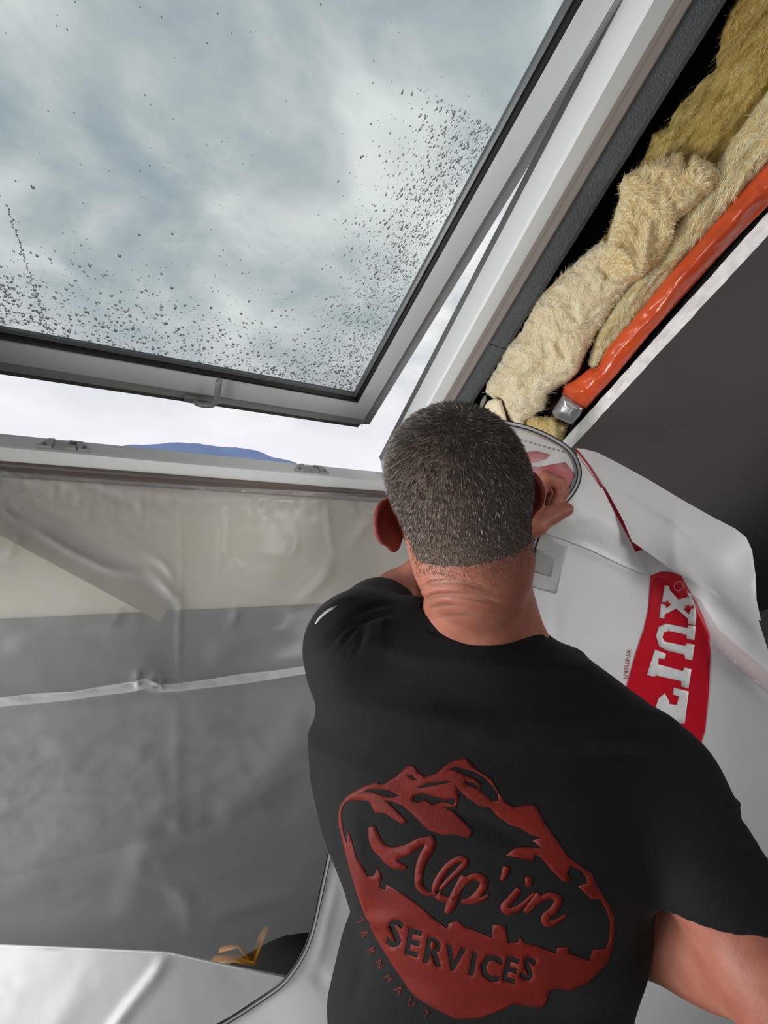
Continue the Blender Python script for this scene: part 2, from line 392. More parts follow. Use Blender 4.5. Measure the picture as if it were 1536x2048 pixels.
slab('painted_panel', XL-.08, 3.4, 1.36, 3.6, -.28, -.25, m_dark, ceil)
for n, (a, b, c, d) in enumerate(((.86, 3.4, -.7, 3.6), (-3, XL-.10, -.7, 3.6), (XL-.10, .86, 1.26, 3.6), (XL-.10, .86, -.7, -.12))):
    o = slab('roof_deck', a, b, c, d, -.02, .10, m_void, None); tag(o, None, None, None, 'structure')
o = mesh('trim_1', *box(.70, .86, -.12, 1.3, -.015, .0, RF), m_void, None, False); tag(o, 'underlay membrane in the roof cavity, its shade painted near-black', None, None, 'structure')
o = mesh('trim_2', *box(.845, .86, -.5, 1.3, -.25, -.02, RF), m_void, None, False); tag(o, 'rafter side in the roof cavity, its shade painted near-black', None, None, 'structure')
o = mesh('trim_3', *box(XL-.1, XL-.08, -.12, 1.3, -.28, .0, RF), m_dark, None, False); tag(o, 'dark reveal on the far left of the window', None, None, 'structure')

# ------------------------------------------------------------------ roof window: fixed frame
win = empty('window_1', RF(.116, 0, 0), 'large white top-hung roof window pushed open under grey clouds', kind='structure')
UT = 1.22
jp = [(.628, .055), (.6235, .046), (.6100, -.026), (.6085, -.034), (.6115, -.040), (.643, -.040), (.643, -.030), (.668, -.030), (.668, .055)]
def mir(p): return [(XL-(x-XR), w) for x, w in p][::-1]
def jam(nm, prof, m):
    V, Fc = extrude(prof, -.0, UT, lambda a, b, s: RF(a, s, b)); o = mesh(nm, V, Fc, m, win, False); return o
jam('frame_jamb', jp, m_pvc); jam('frame_jamb', mir(jp), m_pvc)
gp = [(.6432, -.040), (.6445, -.048), (.6475, -.050), (.6485, -.053), (.6535, -.060), (.656, -.060), (.656, -.0305), (.6432, -.0305)]
jam('lining_groove', gp, m_brown); jam('lining_groove', mir(gp), m_brown)
ep = [(.6285, .047), (.6245, .047), (.6255, .070), (.700, .070), (.700, .058), (.6285, .058)]
jam('frame_cladding', ep, m_metal); jam('frame_cladding', mir(ep), m_metal)
sp = [(0, .004), (0, -.029), (-.0015, -.033), (-.038, -.033), (-.038, -.02), (-.055, -.02), (-.055, .004)]
V, Fc = extrude(sp, XL-.045, .655, lambda a, b, s: RF(s, a, b)); mesh('frame_sill', V, Fc, m_pvc, win, False)
sg = [(-.0382, -.033), (-.0395, -.040), (-.0445, -.042), (-.047, -.050), (-.053, -.052), (-.062, -.050), (-.062, -.0205), (-.0382, -.0205)]
V, Fc = extrude(sg, XL-.045, .655, lambda a, b, s: RF(s, a, b)); mesh('lining_groove', V, Fc, m_brown, win, False)
mesh('frame_head', *box(XL-.045, .655, UT, UT+.05, -.04, .05, RF), m_pvc, win, False)
mesh('frame_cladding', *box(XL-.045, .655, -.075, -.056, -.02, .02, RF), m_metal, win, False)
# locking keepers on the sill
def keeper(xc):
    k = empty('keeper', RF(xc, 0, -.015)); k.parent = win; k.location = Vector(RF(xc, 0, -.015))-win.location
    hw = .046
    prof = [(-hw, -.0), (hw, 0), (hw*.72, .0), (hw*.55, .0)]
    # plate with a slot: two ramped ends and a thin bridge
    parts = []
    for s in (-1, 1):
        pts = [(s*hw, -.026), (s*hw*.48, -.026), (s*hw*.40, -.002), (s*hw*.62, -.002)]
        if s < 0: pts = pts[::-1]
        parts.append(extrude(pts, .0, .007, lambda a, b, t: RF(xc+a, t, b)))
    parts.append(box(-hw*.45, hw*.45, 0, .002, -.026, -.004, lambda a, b, c: RF(xc+a, b, c)))
    parts.append(box(.0, hw*.42, .002, .007, -.026, -.017, lambda a, b, c: RF(xc+a, b, c)))
    parts.append(box(.006, hw*.42, .002, .007, -.006, -.002, lambda a, b, c: RF(xc+a, b, c)))
    o = mesh('keeper', *join(parts), mat('cast_zinc', (.42, .42, .42), .35, .5, metal=.3), win, False)
    for s in (-1, 1):
        c = RF(xc+s*hw*.72, .0075, -.021); sc_ = mesh('screw', *tube([c-R_S*.001, c+R_S*.0015], .0034, 10), m_metal, None); sc_.parent = o; sc_['_o'] = [0, 0, 0]
        sc_.matrix_parent_inverse = Matrix.Translation(-Vector(win['_o'])); 
    bpy.data.objects.remove(k)
keeper(-.128); keeper(.400)

# sash, hinged at the top and pushed outwards
SA = math.radians(28.5); S_S = np.array([0, -math.cos(SA), math.sin(SA)]); S_W = np.array([0, math.sin(SA), math.cos(SA)])
_r = ray(728.5, 839.5); S_P = CAM+_r*(.607/_r[0]); S_O = np.array([0, S_P[1], S_P[2]])
def SF(X, v, w): return S_O+S_S*v+S_W*w+np.array([X, 0, 0])
SL = 1.14; XC = .116
def smir(p): return [(2*XC-x, w) for x, w in p][::-1]
sash = mesh('sash', *join([
    extrude([(.5635, .034), (.5605, .0), (.607, .0), (.607, .034)], lambda a, b: .0+(0 if a > .6 else .06), SL, lambda a, b, s: SF(a, s, b)),
    extrude(smir([(.5635, .034), (.5605, .0), (.607, .0), (.607, .034)]), lambda a, b: .0+(0 if a < -.37 else .06), SL, lambda a, b, s: SF(a, s, b)),
    extrude([(.0, .0), (.0605, 0), (.0575, .034), (0, .034)][::-1], lambda a, b: 2*XC-.607+(a*.775), lambda a, b: .607-(a*.775), lambda a, b, s: SF(s, a, b)),
    box(2*XC-.6, .6, SL-.06, SL, .0, .034, SF)]), m_pvc, win, False)
def sub(nm, V, Fc, m, par, smooth=False):
    o = mesh(nm, V, Fc, m, None, smooth); o.parent = par; o['_o'] = [0, 0, 0]; o.matrix_parent_inverse = Matrix.Translation(-Vector(win['_o'])); return o
# outer stepped strip of the sash (sits a little further out) with a fine bead
def outer(prof_x, prof_v):
    return join([extrude(prof_x, -.03, SL, lambda a, b, s: SF(a, s, b)), extrude(smir(prof_x), -.03, SL, lambda a, b, s: SF(a, s, b)),
                 extrude(prof_v, 2*XC-.612, .612, lambda a, b, s: SF(s, a, b))])
sub('sash_edge', *outer([(.607, .007), (.611, .0085), (.6125, .0055), (.6145, .0055), (.6155, .0095), (.6405, .0125), (.6405, .052), (.607, .052)],
                        [(-.000, .007), (-.0055, .0085), (-.0075, .0055), (-.0095, .0055), (-.0105, .0095), (-.037, .0115), (-.037, .05), (0, .05)][::-1]), m_pvc2, sash)
sub('rubber_seal', *extrude([(-.0372, .014), (-.056, .018), (-.058, .030), (-.0372, .03)][::-1], 2*XC-.60, .613, lambda a, b, s: SF(s, a, b)), m_brown, sash)
sub('rubber_seal', *join([extrude([(.5565, .006), (.5605, .004), (.5605, .03), (.5565, .03)], .06, SL, lambda a, b, s: SF(a, s, b)),
                          extrude([(.0605, .004), (.0655, .006), (.0655, .03), (.0605, .03)][::-1], XL+.05, .5605, lambda a, b, s: SF(s, a, b))]), m_rub, sash)
sub('glazing_spacer', *join([extrude([(.5485, .022), (.5535, .018), (.5535, .034), (.5485, .034)], .066, SL, lambda a, b, s: SF(a, s, b)),
                          extrude([(.0655, .020), (.0715, .024), (.0715, .034), (.0655, .034)][::-1], XL+.05, .555, lambda a, b, s: SF(s, a, b))]), m_metal, sash)
def glass_mat():
    m = bpy.data.materials.new('pane_glass'); m.use_nodes = True; nt = m.node_tree; nt.nodes.clear(); L = nt.links.new
    out = nd(nt, 'ShaderNodeOutputMaterial'); t = nd(nt, 'ShaderNodeBsdfTransparent'); t.inputs[0].default_value = (.845, .87, .872, 1)
    g = nd(nt, 'ShaderNodeBsdfGlossy'); g.inputs['Roughness'].default_value = .02; fr = nd(nt, 'ShaderNodeFresnel'); fr.inputs[0].default_value = 1.35
    mx = nd(nt, 'ShaderNodeMixShader'); L(fr.outputs[0], mx.inputs[0]); L(t.outputs[0], mx.inputs[1]); L(g.outputs[0], mx.inputs[2]); L(mx.outputs[0], out.inputs[0]); return m
GX0, GX1, GV0, GV1, GW = XL+.055, .556, .063, SL-.03, .036
sub('glass', *box(GX0, GX1, GV0, GV1, .026, GW, SF), glass_mat(), sash)
# handle: back plate, spindle and bent lever
def sdep(px, py, w): r = ray(px, py); return CAM+r*(((S_O+S_W*w-CAM)@S_W)/(r@S_W))
hm_ = mat('satin_aluminium', (.40, .41, .41), .34, .5, metal=.25)
c0, c1 = sdep(368, 796, .0095), sdep(415, 806, .0095)
hx0, hx1 = c0[0], c1[0]; hv = (c0-S_O)@S_S
pl = sub('handle_plate', *box(hx0, hx1, -.034, -.013, -.006, .010, SF), hm_, sash); bevel(pl, .002)
pts = [sdep(391, 800, .004), sdep(391, 805, -.020), sdep(398, 809, -.034), sdep(418, 811, -.040), sdep(430, 806, -.042), sdep(434, 792, -.042), sdep(438, 762, -.042)]
hd = sub('handle', *tube(catmull(pts, 6), np.r_[np.full(6, .006), np.linspace(.007, .0092, 31)], 12, flat=.8), hm_, sash, True)

# rain drops on the outer face of the pane: clusters along the bottom rail and the right stile
def drop_mat():
    m = bpy.data.materials.new('rain_water'); m.use_nodes = True; nt = m.node_tree; nt.nodes.clear(); L = nt.links.new
    out = nd(nt, 'ShaderNodeOutputMaterial'); g = nd(nt, 'ShaderNodeBsdfRefraction'); g.inputs['IOR'].default_value = 1.13; g.inputs['Roughness'].default_value = .0
    gl = nd(nt, 'ShaderNodeBsdfGlossy'); gl.inputs['Roughness'].default_value = .05; fr = nd(nt, 'ShaderNodeFresnel'); fr.inputs[0].default_value = 1.33
    mx = nd(nt, 'ShaderNodeMixShader'); L(fr.outputs[0], mx.inputs[0]); L(g.outputs[0], mx.inputs[1]); L(gl.outputs[0], mx.inputs[2]); L(mx.outputs[0], out.inputs[0]); return m
def drops():
    V = []; Fc = []; NS = 8
    def one(x, v, r, el, ang, hgt=.17):
        b = len(V); ca, sa = math.cos(ang), math.sin(ang)
        for k, (rr, hh) in enumerate(((1, 0), (.85, .55), (.5, .88))):
            for i in range(NS):
                t = 2*math.pi*i/NS; px_ = math.cos(t)*r*rr; py_ = math.sin(t)*r*rr*el*(1.0-.25*math.sin(t))
                V.append(SF(x+px_*ca-py_*sa, v+px_*sa+py_*ca, GW+.0002+r*hgt*hh))
        V.append(SF(x, v, GW+.0002+r*hgt))
        for k in range(2):
            for i in range(NS):
                j = (i+1) % NS; Fc.append((b+k*NS+i, b+k*NS+j, b+(k+1)*NS+j, b+(k+1)*NS+i))
        for i in range(NS): Fc.append((b+2*NS+i, b+2*NS+(i+1) % NS, b+3*NS))
        Fc.append(tuple(b+i for i in range(NS))[::-1])
    def put(x, v, r, **k):
        if GX0+.004 < x < GX1-.006 and GV0+.008 < v < GV1-.01: one(x, v, r, **k)
    for _ in range(1700):                                  # bottom band
        x = rnd.uniform(-.28, .555); v = GV0+.008+abs(rnd.gauss(0, .075))*(1 if rnd.random() < .7 else 1.6)
        r = .0010+.0027*rnd.random()**3; put(x, v, r, el=rnd.uniform(1, 1.4), ang=rnd.uniform(-.3, .3))
    for _ in range(3600):                                  # right band, streaky
        v = rnd.uniform(.07, .75); x = .552-abs(rnd.gauss(0, .075))-.02*rnd.random(); r = .0006+.0016*rnd.random()**2.5
        put(x, v, r, el=rnd.uniform(1.0, 2.2), ang=rnd.uniform(-.5, .2))
    for _ in range(160): put(rnd.uniform(-.25, .55), rnd.uniform(.07, .8), .0006+.0006*rnd.random(), el=1.2, ang=0)
    x, v = -.215, .34                                      # running trail on the left
    for _ in range(60): v -= .0045; x += rnd.uniform(-.0004, .0016); put(x+rnd.uniform(-.002, .002), v, rnd.uniform(.0010, .0021), el=1.5, ang=-.2)
    for _ in range(140): put(-.27+rnd.random()*.09, GV0+.02+rnd.random()*.12, .001+.002*rnd.random()**2, el=1.6, ang=-.5)
    return V, Fc
V, Fc = drops(); o = mesh('raindrops', V, Fc, drop_mat(), None, True); tag(o, 'clear raindrops beading on the tilted glass pane of the roof window', 'raindrops', None, 'stuff')

# distant ridge
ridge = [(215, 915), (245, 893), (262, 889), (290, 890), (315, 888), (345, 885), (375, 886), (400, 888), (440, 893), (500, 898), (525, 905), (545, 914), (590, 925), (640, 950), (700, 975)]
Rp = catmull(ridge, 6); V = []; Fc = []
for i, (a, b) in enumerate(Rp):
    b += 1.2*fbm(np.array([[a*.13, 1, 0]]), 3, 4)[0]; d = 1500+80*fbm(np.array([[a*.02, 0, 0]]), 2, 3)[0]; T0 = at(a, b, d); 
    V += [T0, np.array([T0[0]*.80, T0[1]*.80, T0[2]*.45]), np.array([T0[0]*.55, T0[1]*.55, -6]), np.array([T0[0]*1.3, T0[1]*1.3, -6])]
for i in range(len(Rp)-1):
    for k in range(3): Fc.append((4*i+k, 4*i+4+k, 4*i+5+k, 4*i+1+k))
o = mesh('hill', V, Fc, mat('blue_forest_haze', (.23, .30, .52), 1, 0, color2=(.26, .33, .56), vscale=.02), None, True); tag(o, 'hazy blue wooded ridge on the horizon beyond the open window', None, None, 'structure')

# ------------------------------------------------------------------ backing behind the plastic below the sill
zt = isect(0, 1238, np.array([0, 1.19, 0]), np.array([0, 1., 0]))[2]
def yb(x0, x1, y0, y1, z0, z1): return box(x0, x1, y0, y1, z0, z1)
o = mesh('wall_panel', *yb(-.9, .84, 1.19, 1.21, zt, 1.735), m_cream, None, False); tag(o, 'cream board showing blurred through the plastic under the sill', 'board')
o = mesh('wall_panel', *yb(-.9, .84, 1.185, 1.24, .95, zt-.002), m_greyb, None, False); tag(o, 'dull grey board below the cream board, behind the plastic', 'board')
bt = isect(-60, 1010, np.array([0, 1.172, 0]), np.array([0, 1., 0])); be = isect(330, 1225, np.array([0, 1.172, 0]), np.array([0, 1., 0]))
dr = (be-bt)/np.linalg.norm(be-bt); pr = np.cross(dr, [0, 1, 0])
V = [bt+dr*a+pr*b+np.array([0, c, 0]) for a in (-.1, np.linalg.norm(be-bt)) for b in (-.021, .021) for c in (-.008, .016)]
o = mesh('bar', V, [(0, 1, 3, 2), (4, 6, 7, 5), (0, 4, 5, 1), (2, 3, 7, 6), (0, 2, 6, 4), (1, 5, 7, 3)], mat('tan_bar', (.26, .19, .11), .7, .2, color2=(.32, .25, .16), vscale=12), None, False)  # tan bar that draws the slanting band behind the film
tag(o, 'tan batten slanting down to the right behind the plastic, left side', 'bar')

# ------------------------------------------------------------------ window film hanging from the sill
def film(name, color, trans, transp, rough=.32, bump=.12, coat=.25):
    return mat(name, color, rough, .5, bump=bump, bscale=38, trans=trans, transp=transp, coat=coat, detail=5, bdist=.003)
m_filmA = film('milky_film', (.78, .79, .80), .34, .50, .24, coat=.5)
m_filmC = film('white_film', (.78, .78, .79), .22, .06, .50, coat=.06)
m_filmD = film('clear_flap_film', (.80, .79, .80), .3, .08, .3)
A_poly = [(-260, 905), (0, 940), (100, 950), (200, 958), (400, 972), (600, 982), (760, 992), (960, 1003), (1000, 1300), (1000, 1800), (700, 1850), (640, 1856), (600, 1860), (570, 1864), (540, 1874), (515, 1884), (480, 1900), (450, 1914), (425, 1928), (390, 1960), (300, 2010), (100, 2050), (-260, 2060)]
FL = [(-250, 1417), (-100, 1408), (0, 1402), (75, 1395), (150, 1387), (210, 1379), (262, 1373), (278, 1369), (290, 1366), (305, 1370), (320, 1374), (355, 1372), (420, 1365), (480, 1358), (540, 1349), (605, 1339), (700, 1328), (800, 1318), (985, 1296)]
V2, T = region([A_poly], (), 7, lines=[[(x, y+k) for x, y in FL] for k in (-10, -3, 0, 3, 7)])
def creaseA(P, c, w, a, **k): return crease(P, c, w*.85, a*1.5, **k)
def disp_A(P):
    P = np.asarray(P); d = .004*fbm(P/260., 3, 5)+.0012*fbm(P/70., 4, 8)+.0012*fbm(P/np.array([180., 45.]), 3, 15, True)
    dd, s = segdist(P, FL); up = s < 0
    d += np.where(up, .028*np.exp(-dd/30.), .028*np.exp(-dd/3.5))+np.where(up, .010*np.exp(-dd/110.), 0)
    d += creaseA(P, [(362, 985), (363, 1100), (358, 1250), (356, 1372)], 4, .0016)+creaseA(P, [(356, 1380), (352, 1500), (360, 1700)], 14, .0007)
    d += creaseA(P, [(283, 965), (284, 1010), (280, 1060)], 4, .002)+creaseA(P, [(440, 985), (442, 1080), (436, 1160)], 5, .002)
    d += creaseA(P, [(650, 990), (656, 1050), (664, 1110)], 4, .0045)+creaseA(P, [(668, 1112), (640, 1160), (585, 1208)], 12, .009)+creaseA(P, [(775, 1018), (730, 1050), (700, 1090)], 9, .006)
    d += creaseA(P, [(0, 1012), (22, 1030), (48, 1038)], 6, .006)+creaseA(P, [(0, 1120), (20, 1105), (40, 1078)], 7, .009)
    d += creaseA(P, [(60, 1050), (140, 1100), (230, 1140), (300, 1142)], 9, .003)+creaseA(P, [(300, 1142), (340, 1180), (365, 1210)], 10, .006)
    d += creaseA(P, [(0, 950), (60, 958), (170, 965), (300, 985), (520, 1000), (760, 1010)], 9, .0035)
    d += creaseA(P, [(290, 1110), (330, 1130), (356, 1180)], 8, .005)+creaseA(P, [(450, 1125), (480, 1135), (500, 1128)], 4, .004)+creaseA(P, [(460, 1110), (470, 1128), (455, 1150)], 4, .004)
    d += creaseA(P, [(575, 1120), (590, 1090), (588, 1070)], 9, .004)+creaseA(P, [(225, 1245), (238, 1225), (250, 1210)], 8, .004)+creaseA(P, [(455, 1255), (470, 1230), (480, 1200)], 9, .005)
    d += creaseA(P, [(262, 1372), (275, 1345), (270, 1352)], 6, .007, fade=6)+creaseA(P, [(290, 1366), (310, 1345), (330, 1360)], 6, .007, fade=6)
    d += creaseA(P, [(420, 1640), (520, 1560), (620, 1440)], 40, .005)+creaseA(P, [(300, 1720), (380, 1800), (350, 1860)], 35, .008)+creaseA(P, [(420, 1860), (440, 1820), (520, 1800), (600, 1790)], 22, .007)
    d += creaseA(P, [(330, 1660), (280, 1740), (250, 1860)], 45, .006)+creaseA(P, [(0, 1300), (120, 1260), (260, 1240)], 22, .004)+creaseA(P, [(400, 1320), (500, 1270), (600, 1250)], 26, .004)
    # loose crinkles close to the sill
    d += .0035*fbm(P@np.array([[.9, .43], [-.43, .9]])/np.array([150., 60.]), 3, 66, True)*np.clip((P[:, 1]-1380)/120., 0, 1)
    m = np.exp(-np.clip(P[:, 1]-965-P[:, 0]*.045, 0, None)/55.); d += m*.005*fbm(P/np.array([24., 15.]), 3, 31, True)
    return d
Y0 = 1.158; D = rays(V2); W = CAM+D*(Y0/D[:, 1])[:, None]
dA = disp_A(V2); low = np.clip((V2[:, 1]-1780)/160., 0, 1)**2*.03
W = W+np.outer(dA+low, [0, -1, 0]); 
film_a = mesh('window_film', W, T, m_filmA, None, True, loc=(.1, 1.16, 1.7))
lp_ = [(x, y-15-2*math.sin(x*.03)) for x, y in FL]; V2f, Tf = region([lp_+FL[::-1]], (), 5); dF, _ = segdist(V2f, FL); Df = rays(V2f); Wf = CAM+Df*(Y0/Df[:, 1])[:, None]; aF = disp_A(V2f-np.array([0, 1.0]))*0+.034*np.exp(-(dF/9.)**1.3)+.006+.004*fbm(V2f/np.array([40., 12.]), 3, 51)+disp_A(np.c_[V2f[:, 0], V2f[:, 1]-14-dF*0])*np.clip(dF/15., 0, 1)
mesh('fold_highlight', Wf+np.outer(aF, [0, -1, 0]), Tf, m_filmC, film_a, True)  # doubled film strip, whiter to stand in for sky light on the fold
tag(film_a, 'wrinkled milky plastic sheet hanging below the window sill, with a level fold across it', 'plastic sheet')

# ------------------------------------------------------------------ dust curtain: zipped white sheet on the right, opened flap at the lower left
ZC = catmull([(930, 834), (1010, 848), (1060, 860), (1105, 880), (1138, 903), (1154, 932), (1155, 958), (1143, 984), (1120, 1010), (1095, 1036), (1075, 1068), (1060, 1112), (1047, 1168), (1035, 1260), (1000, 1380), (900, 1480), (780, 1560), (695, 1635), (662, 1690), (648, 1745), (636, 1800), (625, 1850), (611, 1893), (590, 1932), (562, 1967), (520, 1998), (465, 2034), (400, 2070), (300, 2105), (100, 2130), (-220, 2140)], 5)
dC = rbf([(930, 834, .93), (1060, 862, .91), (1150, 900, .93), (1156, 958, .875), (1090, 1050, .865), (1045, 1170, .88), (1000, 1400, .93), (800, 1560, .95), (655, 1700, .93), (600, 1910, .90), (520, 2000, .885), (450, 2048, .87), (0, 2140, .78), (680, 2048, .91), (1180, 910, .95), (1300, 1150, .90), (1300, 1400, .93), (1430, 1100, .88), (1536, 1300, .84), (1536, 1600, .86), (1536, 2048, .92), (1262, 2048, .97), (900, 2048, .98), (1000, 1750, 1.0), (-200, 2400, .75), (700, 2400, .92), (1700, 2400, .95), (1700, 1400, .80)])
cut = int(np.argmin(np.hypot(ZC[:, 0]-1150, ZC[:, 1]-918)))
cur = empty('dust_curtain', at(1200, 1500, .95), 'white plastic dust curtain on the right with zip door, red printed band and rolled-back corner', 'dust curtain')
C_poly = [tuple(p) for p in ZC[cut:]]+[(-220, 2400), (1700, 2400), (1700, 1420), (1600, 1350), (1536, 1300), (1512, 1225), (1450, 1180), (1360, 1110), (1270, 1010), (1200, 925), (1160, 899)]
def disp_C(P):
    d = .004*fbm(P/240., 3, 41)+.001*fbm(P/60., 3, 48)
    d += crease(P, [(1137, 1083), (1180, 1100), (1240, 1130), (1295, 1152)], 7, .006)+crease(P, [(1135, 1090), (1125, 1150), (1110, 1230), (1120, 1300)], 12, .005)
    d += crease(P, [(1365, 1155), (1400, 1240), (1450, 1310), (1540, 1380)], 22, .010)+crease(P, [(1395, 1180), (1450, 1230), (1520, 1290)], 20, -.006)
    d += crease(P, [(1300, 1148), (1340, 1160), (1368, 1180), (1400, 1240)], 10, .004)
    d += crease(P, [(672, 1760), (655, 1830), (640, 1900), (615, 1950)], 10, .005)+crease(P, [(625, 1935), (640, 1955), (660, 1985)], 14, -.006)+crease(P, [(650, 1720), (655, 1780), (640, 1850)], 8, -.003)
    d += crease(P, [(1170, 1270), (1240, 1340), (1300, 1420)], 40, .004)
    return d
def build_C(name, poly, m, off=0., step=9, extra=None, parent=cur, dfun=None, disp=disp_C):
    V2, T = region([poly] if not isinstance(poly[0], list) else poly, (), step); D = rays(V2); d = (dfun or dC)(V2); W = CAM+D*d[:, None]
    dn = D/np.linalg.norm(D, axis=1)[:, None]; a = disp(V2)+off+(extra(V2) if extra is not None else 0); W = W-dn*a[:, None]
    o = mesh(name, W, T, m, parent, True); return o, W, T
oC, WC, TC = build_C('sheet', C_poly, m_filmC)
bvC = bvh_of(WC, TC)
# zip: tape ribbon between two thin black cords
N_ = np.gradient(ZC, axis=0); N_ /= np.linalg.norm(N_, axis=1)[:, None]; nr = np.stack([N_[:, 1], -N_[:, 0]], 1)
dz = dC(ZC)-.004; ins = CAM+rays(ZC+nr*1)*dz[:, None]; mid = ZC-0*nr
def off_line(k, dd=0): Q = ZC+nr*k; return CAM+rays(Q)*(dz+dd)[:, None]
a0, a1 = off_line(-1), off_line(6.5)
V = []; Fc = []
for i in range(len(ZC)): V += [a0[i], a1[i]]
for i in range(len(ZC)-1): Fc.append((2*i, 2*i+1, 2*i+3, 2*i+2))
zp = mesh('zipper', V, Fc, mat('zip_tape', (.42, .42, .43), .55, .3), cur, True)
for k, r in ((-1, .0013), (6.5, .0011)):
    q = mesh('zipper_cord', *tube(off_line(k, -.001), r, 6), m_rub, None, True); q.parent = zp; q['_o'] = [0, 0, 0]; q.matrix_parent_inverse = Matrix.Translation(-Vector(cur['_o']))
# door flap inside the zip (upper right), thin and see-through
D_poly = [tuple(p) for p in ZC if p[0] > 930 and p[1] < 1180]+[(1035, 1260), (930, 1260)]
def disp_D(P): return .002*fbm(P/60., 4, 71)+.003*fbm(P/np.array([16., 60.]), 2, 75)*np.exp(-np.abs(P[:, 1]-875-(P[:, 0]-1000)*.2)/14.)
oD, WD, TD = build_C('door_flap', D_poly, m_filmD, -.006, 5, disp=disp_D)
bvD = bvh_of(WD, TD)
m_pink = mat('pale_red_print', (.62, .16, .17), .4, .4, trans=.3, transp=.25, color2=(.70, .38, .38), vscale=22)
m_red = mat('red_print', (.50, .004, .018), .42, .4, trans=.1)
m_lgrey = mat('light_grey_print', (.42, .42, .41), .5, .3); m_mgrey = mat('mid_grey_print', (.30, .30, .295), .5, .3)
def pr_(name, pos, neg, bv, m, par=None, step=9, off=.0012):
    o = decal(name, pos, neg, bv, m, None, step, off); p = par or cur
    o.parent = p; o['_o'] = [0, 0, 0]; o.matrix_parent_inverse = Matrix.Translation(-Vector(cur['_o'])); return o
pr_('printed_patch', [[(1005, 903), (1040, 905), (1075, 903), (1100, 910), (1092, 918), (1070, 925), (1050, 930), (1075, 935), (1100, 930), (1130, 925), (1150, 950), (1140, 975), (1118, 990), (1095, 950), (1062, 960), (1045, 975), (1030, 1000), (1010, 990), (990, 930)]], [], bvD, m_pink, oD)
for i in range(14):
    x = 1002+i*9.4; y = 868+i*2.6
    pr_('printed_dash', [[(x, y), (x+5, y+1.2), (x+4.4, y+4.6), (x-.6, y+3.4)]], [], bvD, m_mgrey, oD, 20)
# red band with lettering
band = [(1301, 1151), (1299, 1174), (1295, 1224), (1286, 1262), (1270, 1308), (1258, 1350), (1240, 1420), (1240, 1560), (1390, 1560), (1404, 1480), (1410, 1461), (1418, 1384), (1421, 1308), (1419, 1270), (1408, 1239), (1393, 1205), (1374, 1174), (1362, 1151), (1343, 1144), (1322, 1143)]
zz = lambda P: [(1160+x/4.085, 1120+y/4.085) for x, y in P]
pr_('printed_band', [band], [], bvC, m_red, oC)
LET = {'X': [[(690, 205), (728, 212), (732, 245), (805, 320), (880, 300), (905, 318), (925, 335), (915, 370), (870, 385), (850, 400), (890, 445), (905, 400), (938, 388), (948, 455), (943, 530), (886, 516), (884, 475), (785, 395), (690, 440), (685, 476), (645, 470), (662, 345), (672, 320)]],
       'U': [[(885, 530), (945, 540), (935, 650), (872, 640), (868, 608), (720, 575), (682, 590), (670, 630), (690, 665), (860, 700), (868, 678), (935, 690), (915, 815), (858, 805), (850, 770), (700, 735), (645, 700), (620, 620), (640, 545), (700, 518), (880, 552)]],
       'I': [[(610, 730), (700, 765), (690, 805), (640, 800), (635, 850), (840, 905), (850, 875), (908, 890), (885, 1045), (828, 1030), (825, 985), (620, 940), (600, 950), (545, 935)]],
       'T': [[(765, 1040), (887, 1072), (855, 1330), (790, 1330), (600, 1260), (640, 1130), (690, 1085), (725, 1150), (730, 1175), (790, 1182), (808, 1110), (760, 1095)]]}
m_prw = mat('unprinted_white', (.72, .73, .73), .4, .4, trans=.15)
for k, P in LET.items(): pr_('printed_letter', [zz(p) for p in P], [], bvC, m_prw, oC, 9, .0022)
for P in ([(660, 340), (705, 340), (705, 322), (742, 360), (700, 390), (700, 368), (660, 352)], [(925, 383), (890, 383), (895, 360), (858, 375), (890, 412), (893, 396), (922, 397)]):
    pr_('printed_arrow', [zz(P)], [], bvC, m_red, oC, 20, .0032)
ring = [(805+38*math.cos(t), 213+40*math.sin(t)) for t in np.linspace(0, 2*math.pi, 20, endpoint=False)]; ri = [(805+33*math.cos(t), 213+35*math.sin(t)) for t in np.linspace(0, 2*math.pi, 20, endpoint=False)]
pr_('printed_ring', [zz(ring)], [zz(ri)], bvC, mat('pink_line', (.55, .28, .30), .4), oC, 30, .0022)
# text helper: the built-in font turned to outlines
def glyphs(s, size, shear=0.0):
    cu = bpy.data.curves.new('t', 'FONT'); cu.body = s; cu.size = size; cu.fill_mode = 'NONE'; cu.resolution_u = 2; cu.shear = shear; cu.align_x = 'CENTER'
    o = bpy.data.objects.new('t', cu); col.objects.link(o); bpy.context.view_layer.update(); dg = bpy.context.evaluated_depsgraph_get(); me = o.evaluated_get(dg).to_mesh()
    adj = {}
    for e_ in me.edges: a, b = e_.vertices; adj.setdefault(a, []).append(b); adj.setdefault(b, []).append(a)
    co = [(v.co.x, v.co.y) for v in me.vertices]; seen = set(); loops = []
    for s0 in adj:
        if s0 in seen: continue
        lp = [s0]; seen.add(s0); c = s0
        while True:
            nx = [q for q in adj[c] if q not in seen]
            if not nx: break
            c = nx[0]; seen.add(c); lp.append(c)
        if len(lp) > 2: loops.append([co[i] for i in lp])
    o.to_mesh_clear() if False else None
    bpy.data.objects.remove(o); return loops
def outlines(s, size, place, shear=0.):
    lp = glyphs(s, size, shear); pos = []; neg = []
    for i, l in enumerate(lp):
        c = np.mean(l, 0); ins_ = sum(1 for j, k in enumerate(lp) if j != i and inside(np.array([l[0]]), k)[0])
        (neg if ins_ % 2 else pos).append([place(x, y) for x, y in l])
    return pos, neg
def tplace(x, y): a = math.radians(97); return (1250+x*math.cos(a)-(-y)*math.sin(a), 1328+x*math.sin(a)+(-y)*math.cos(a))
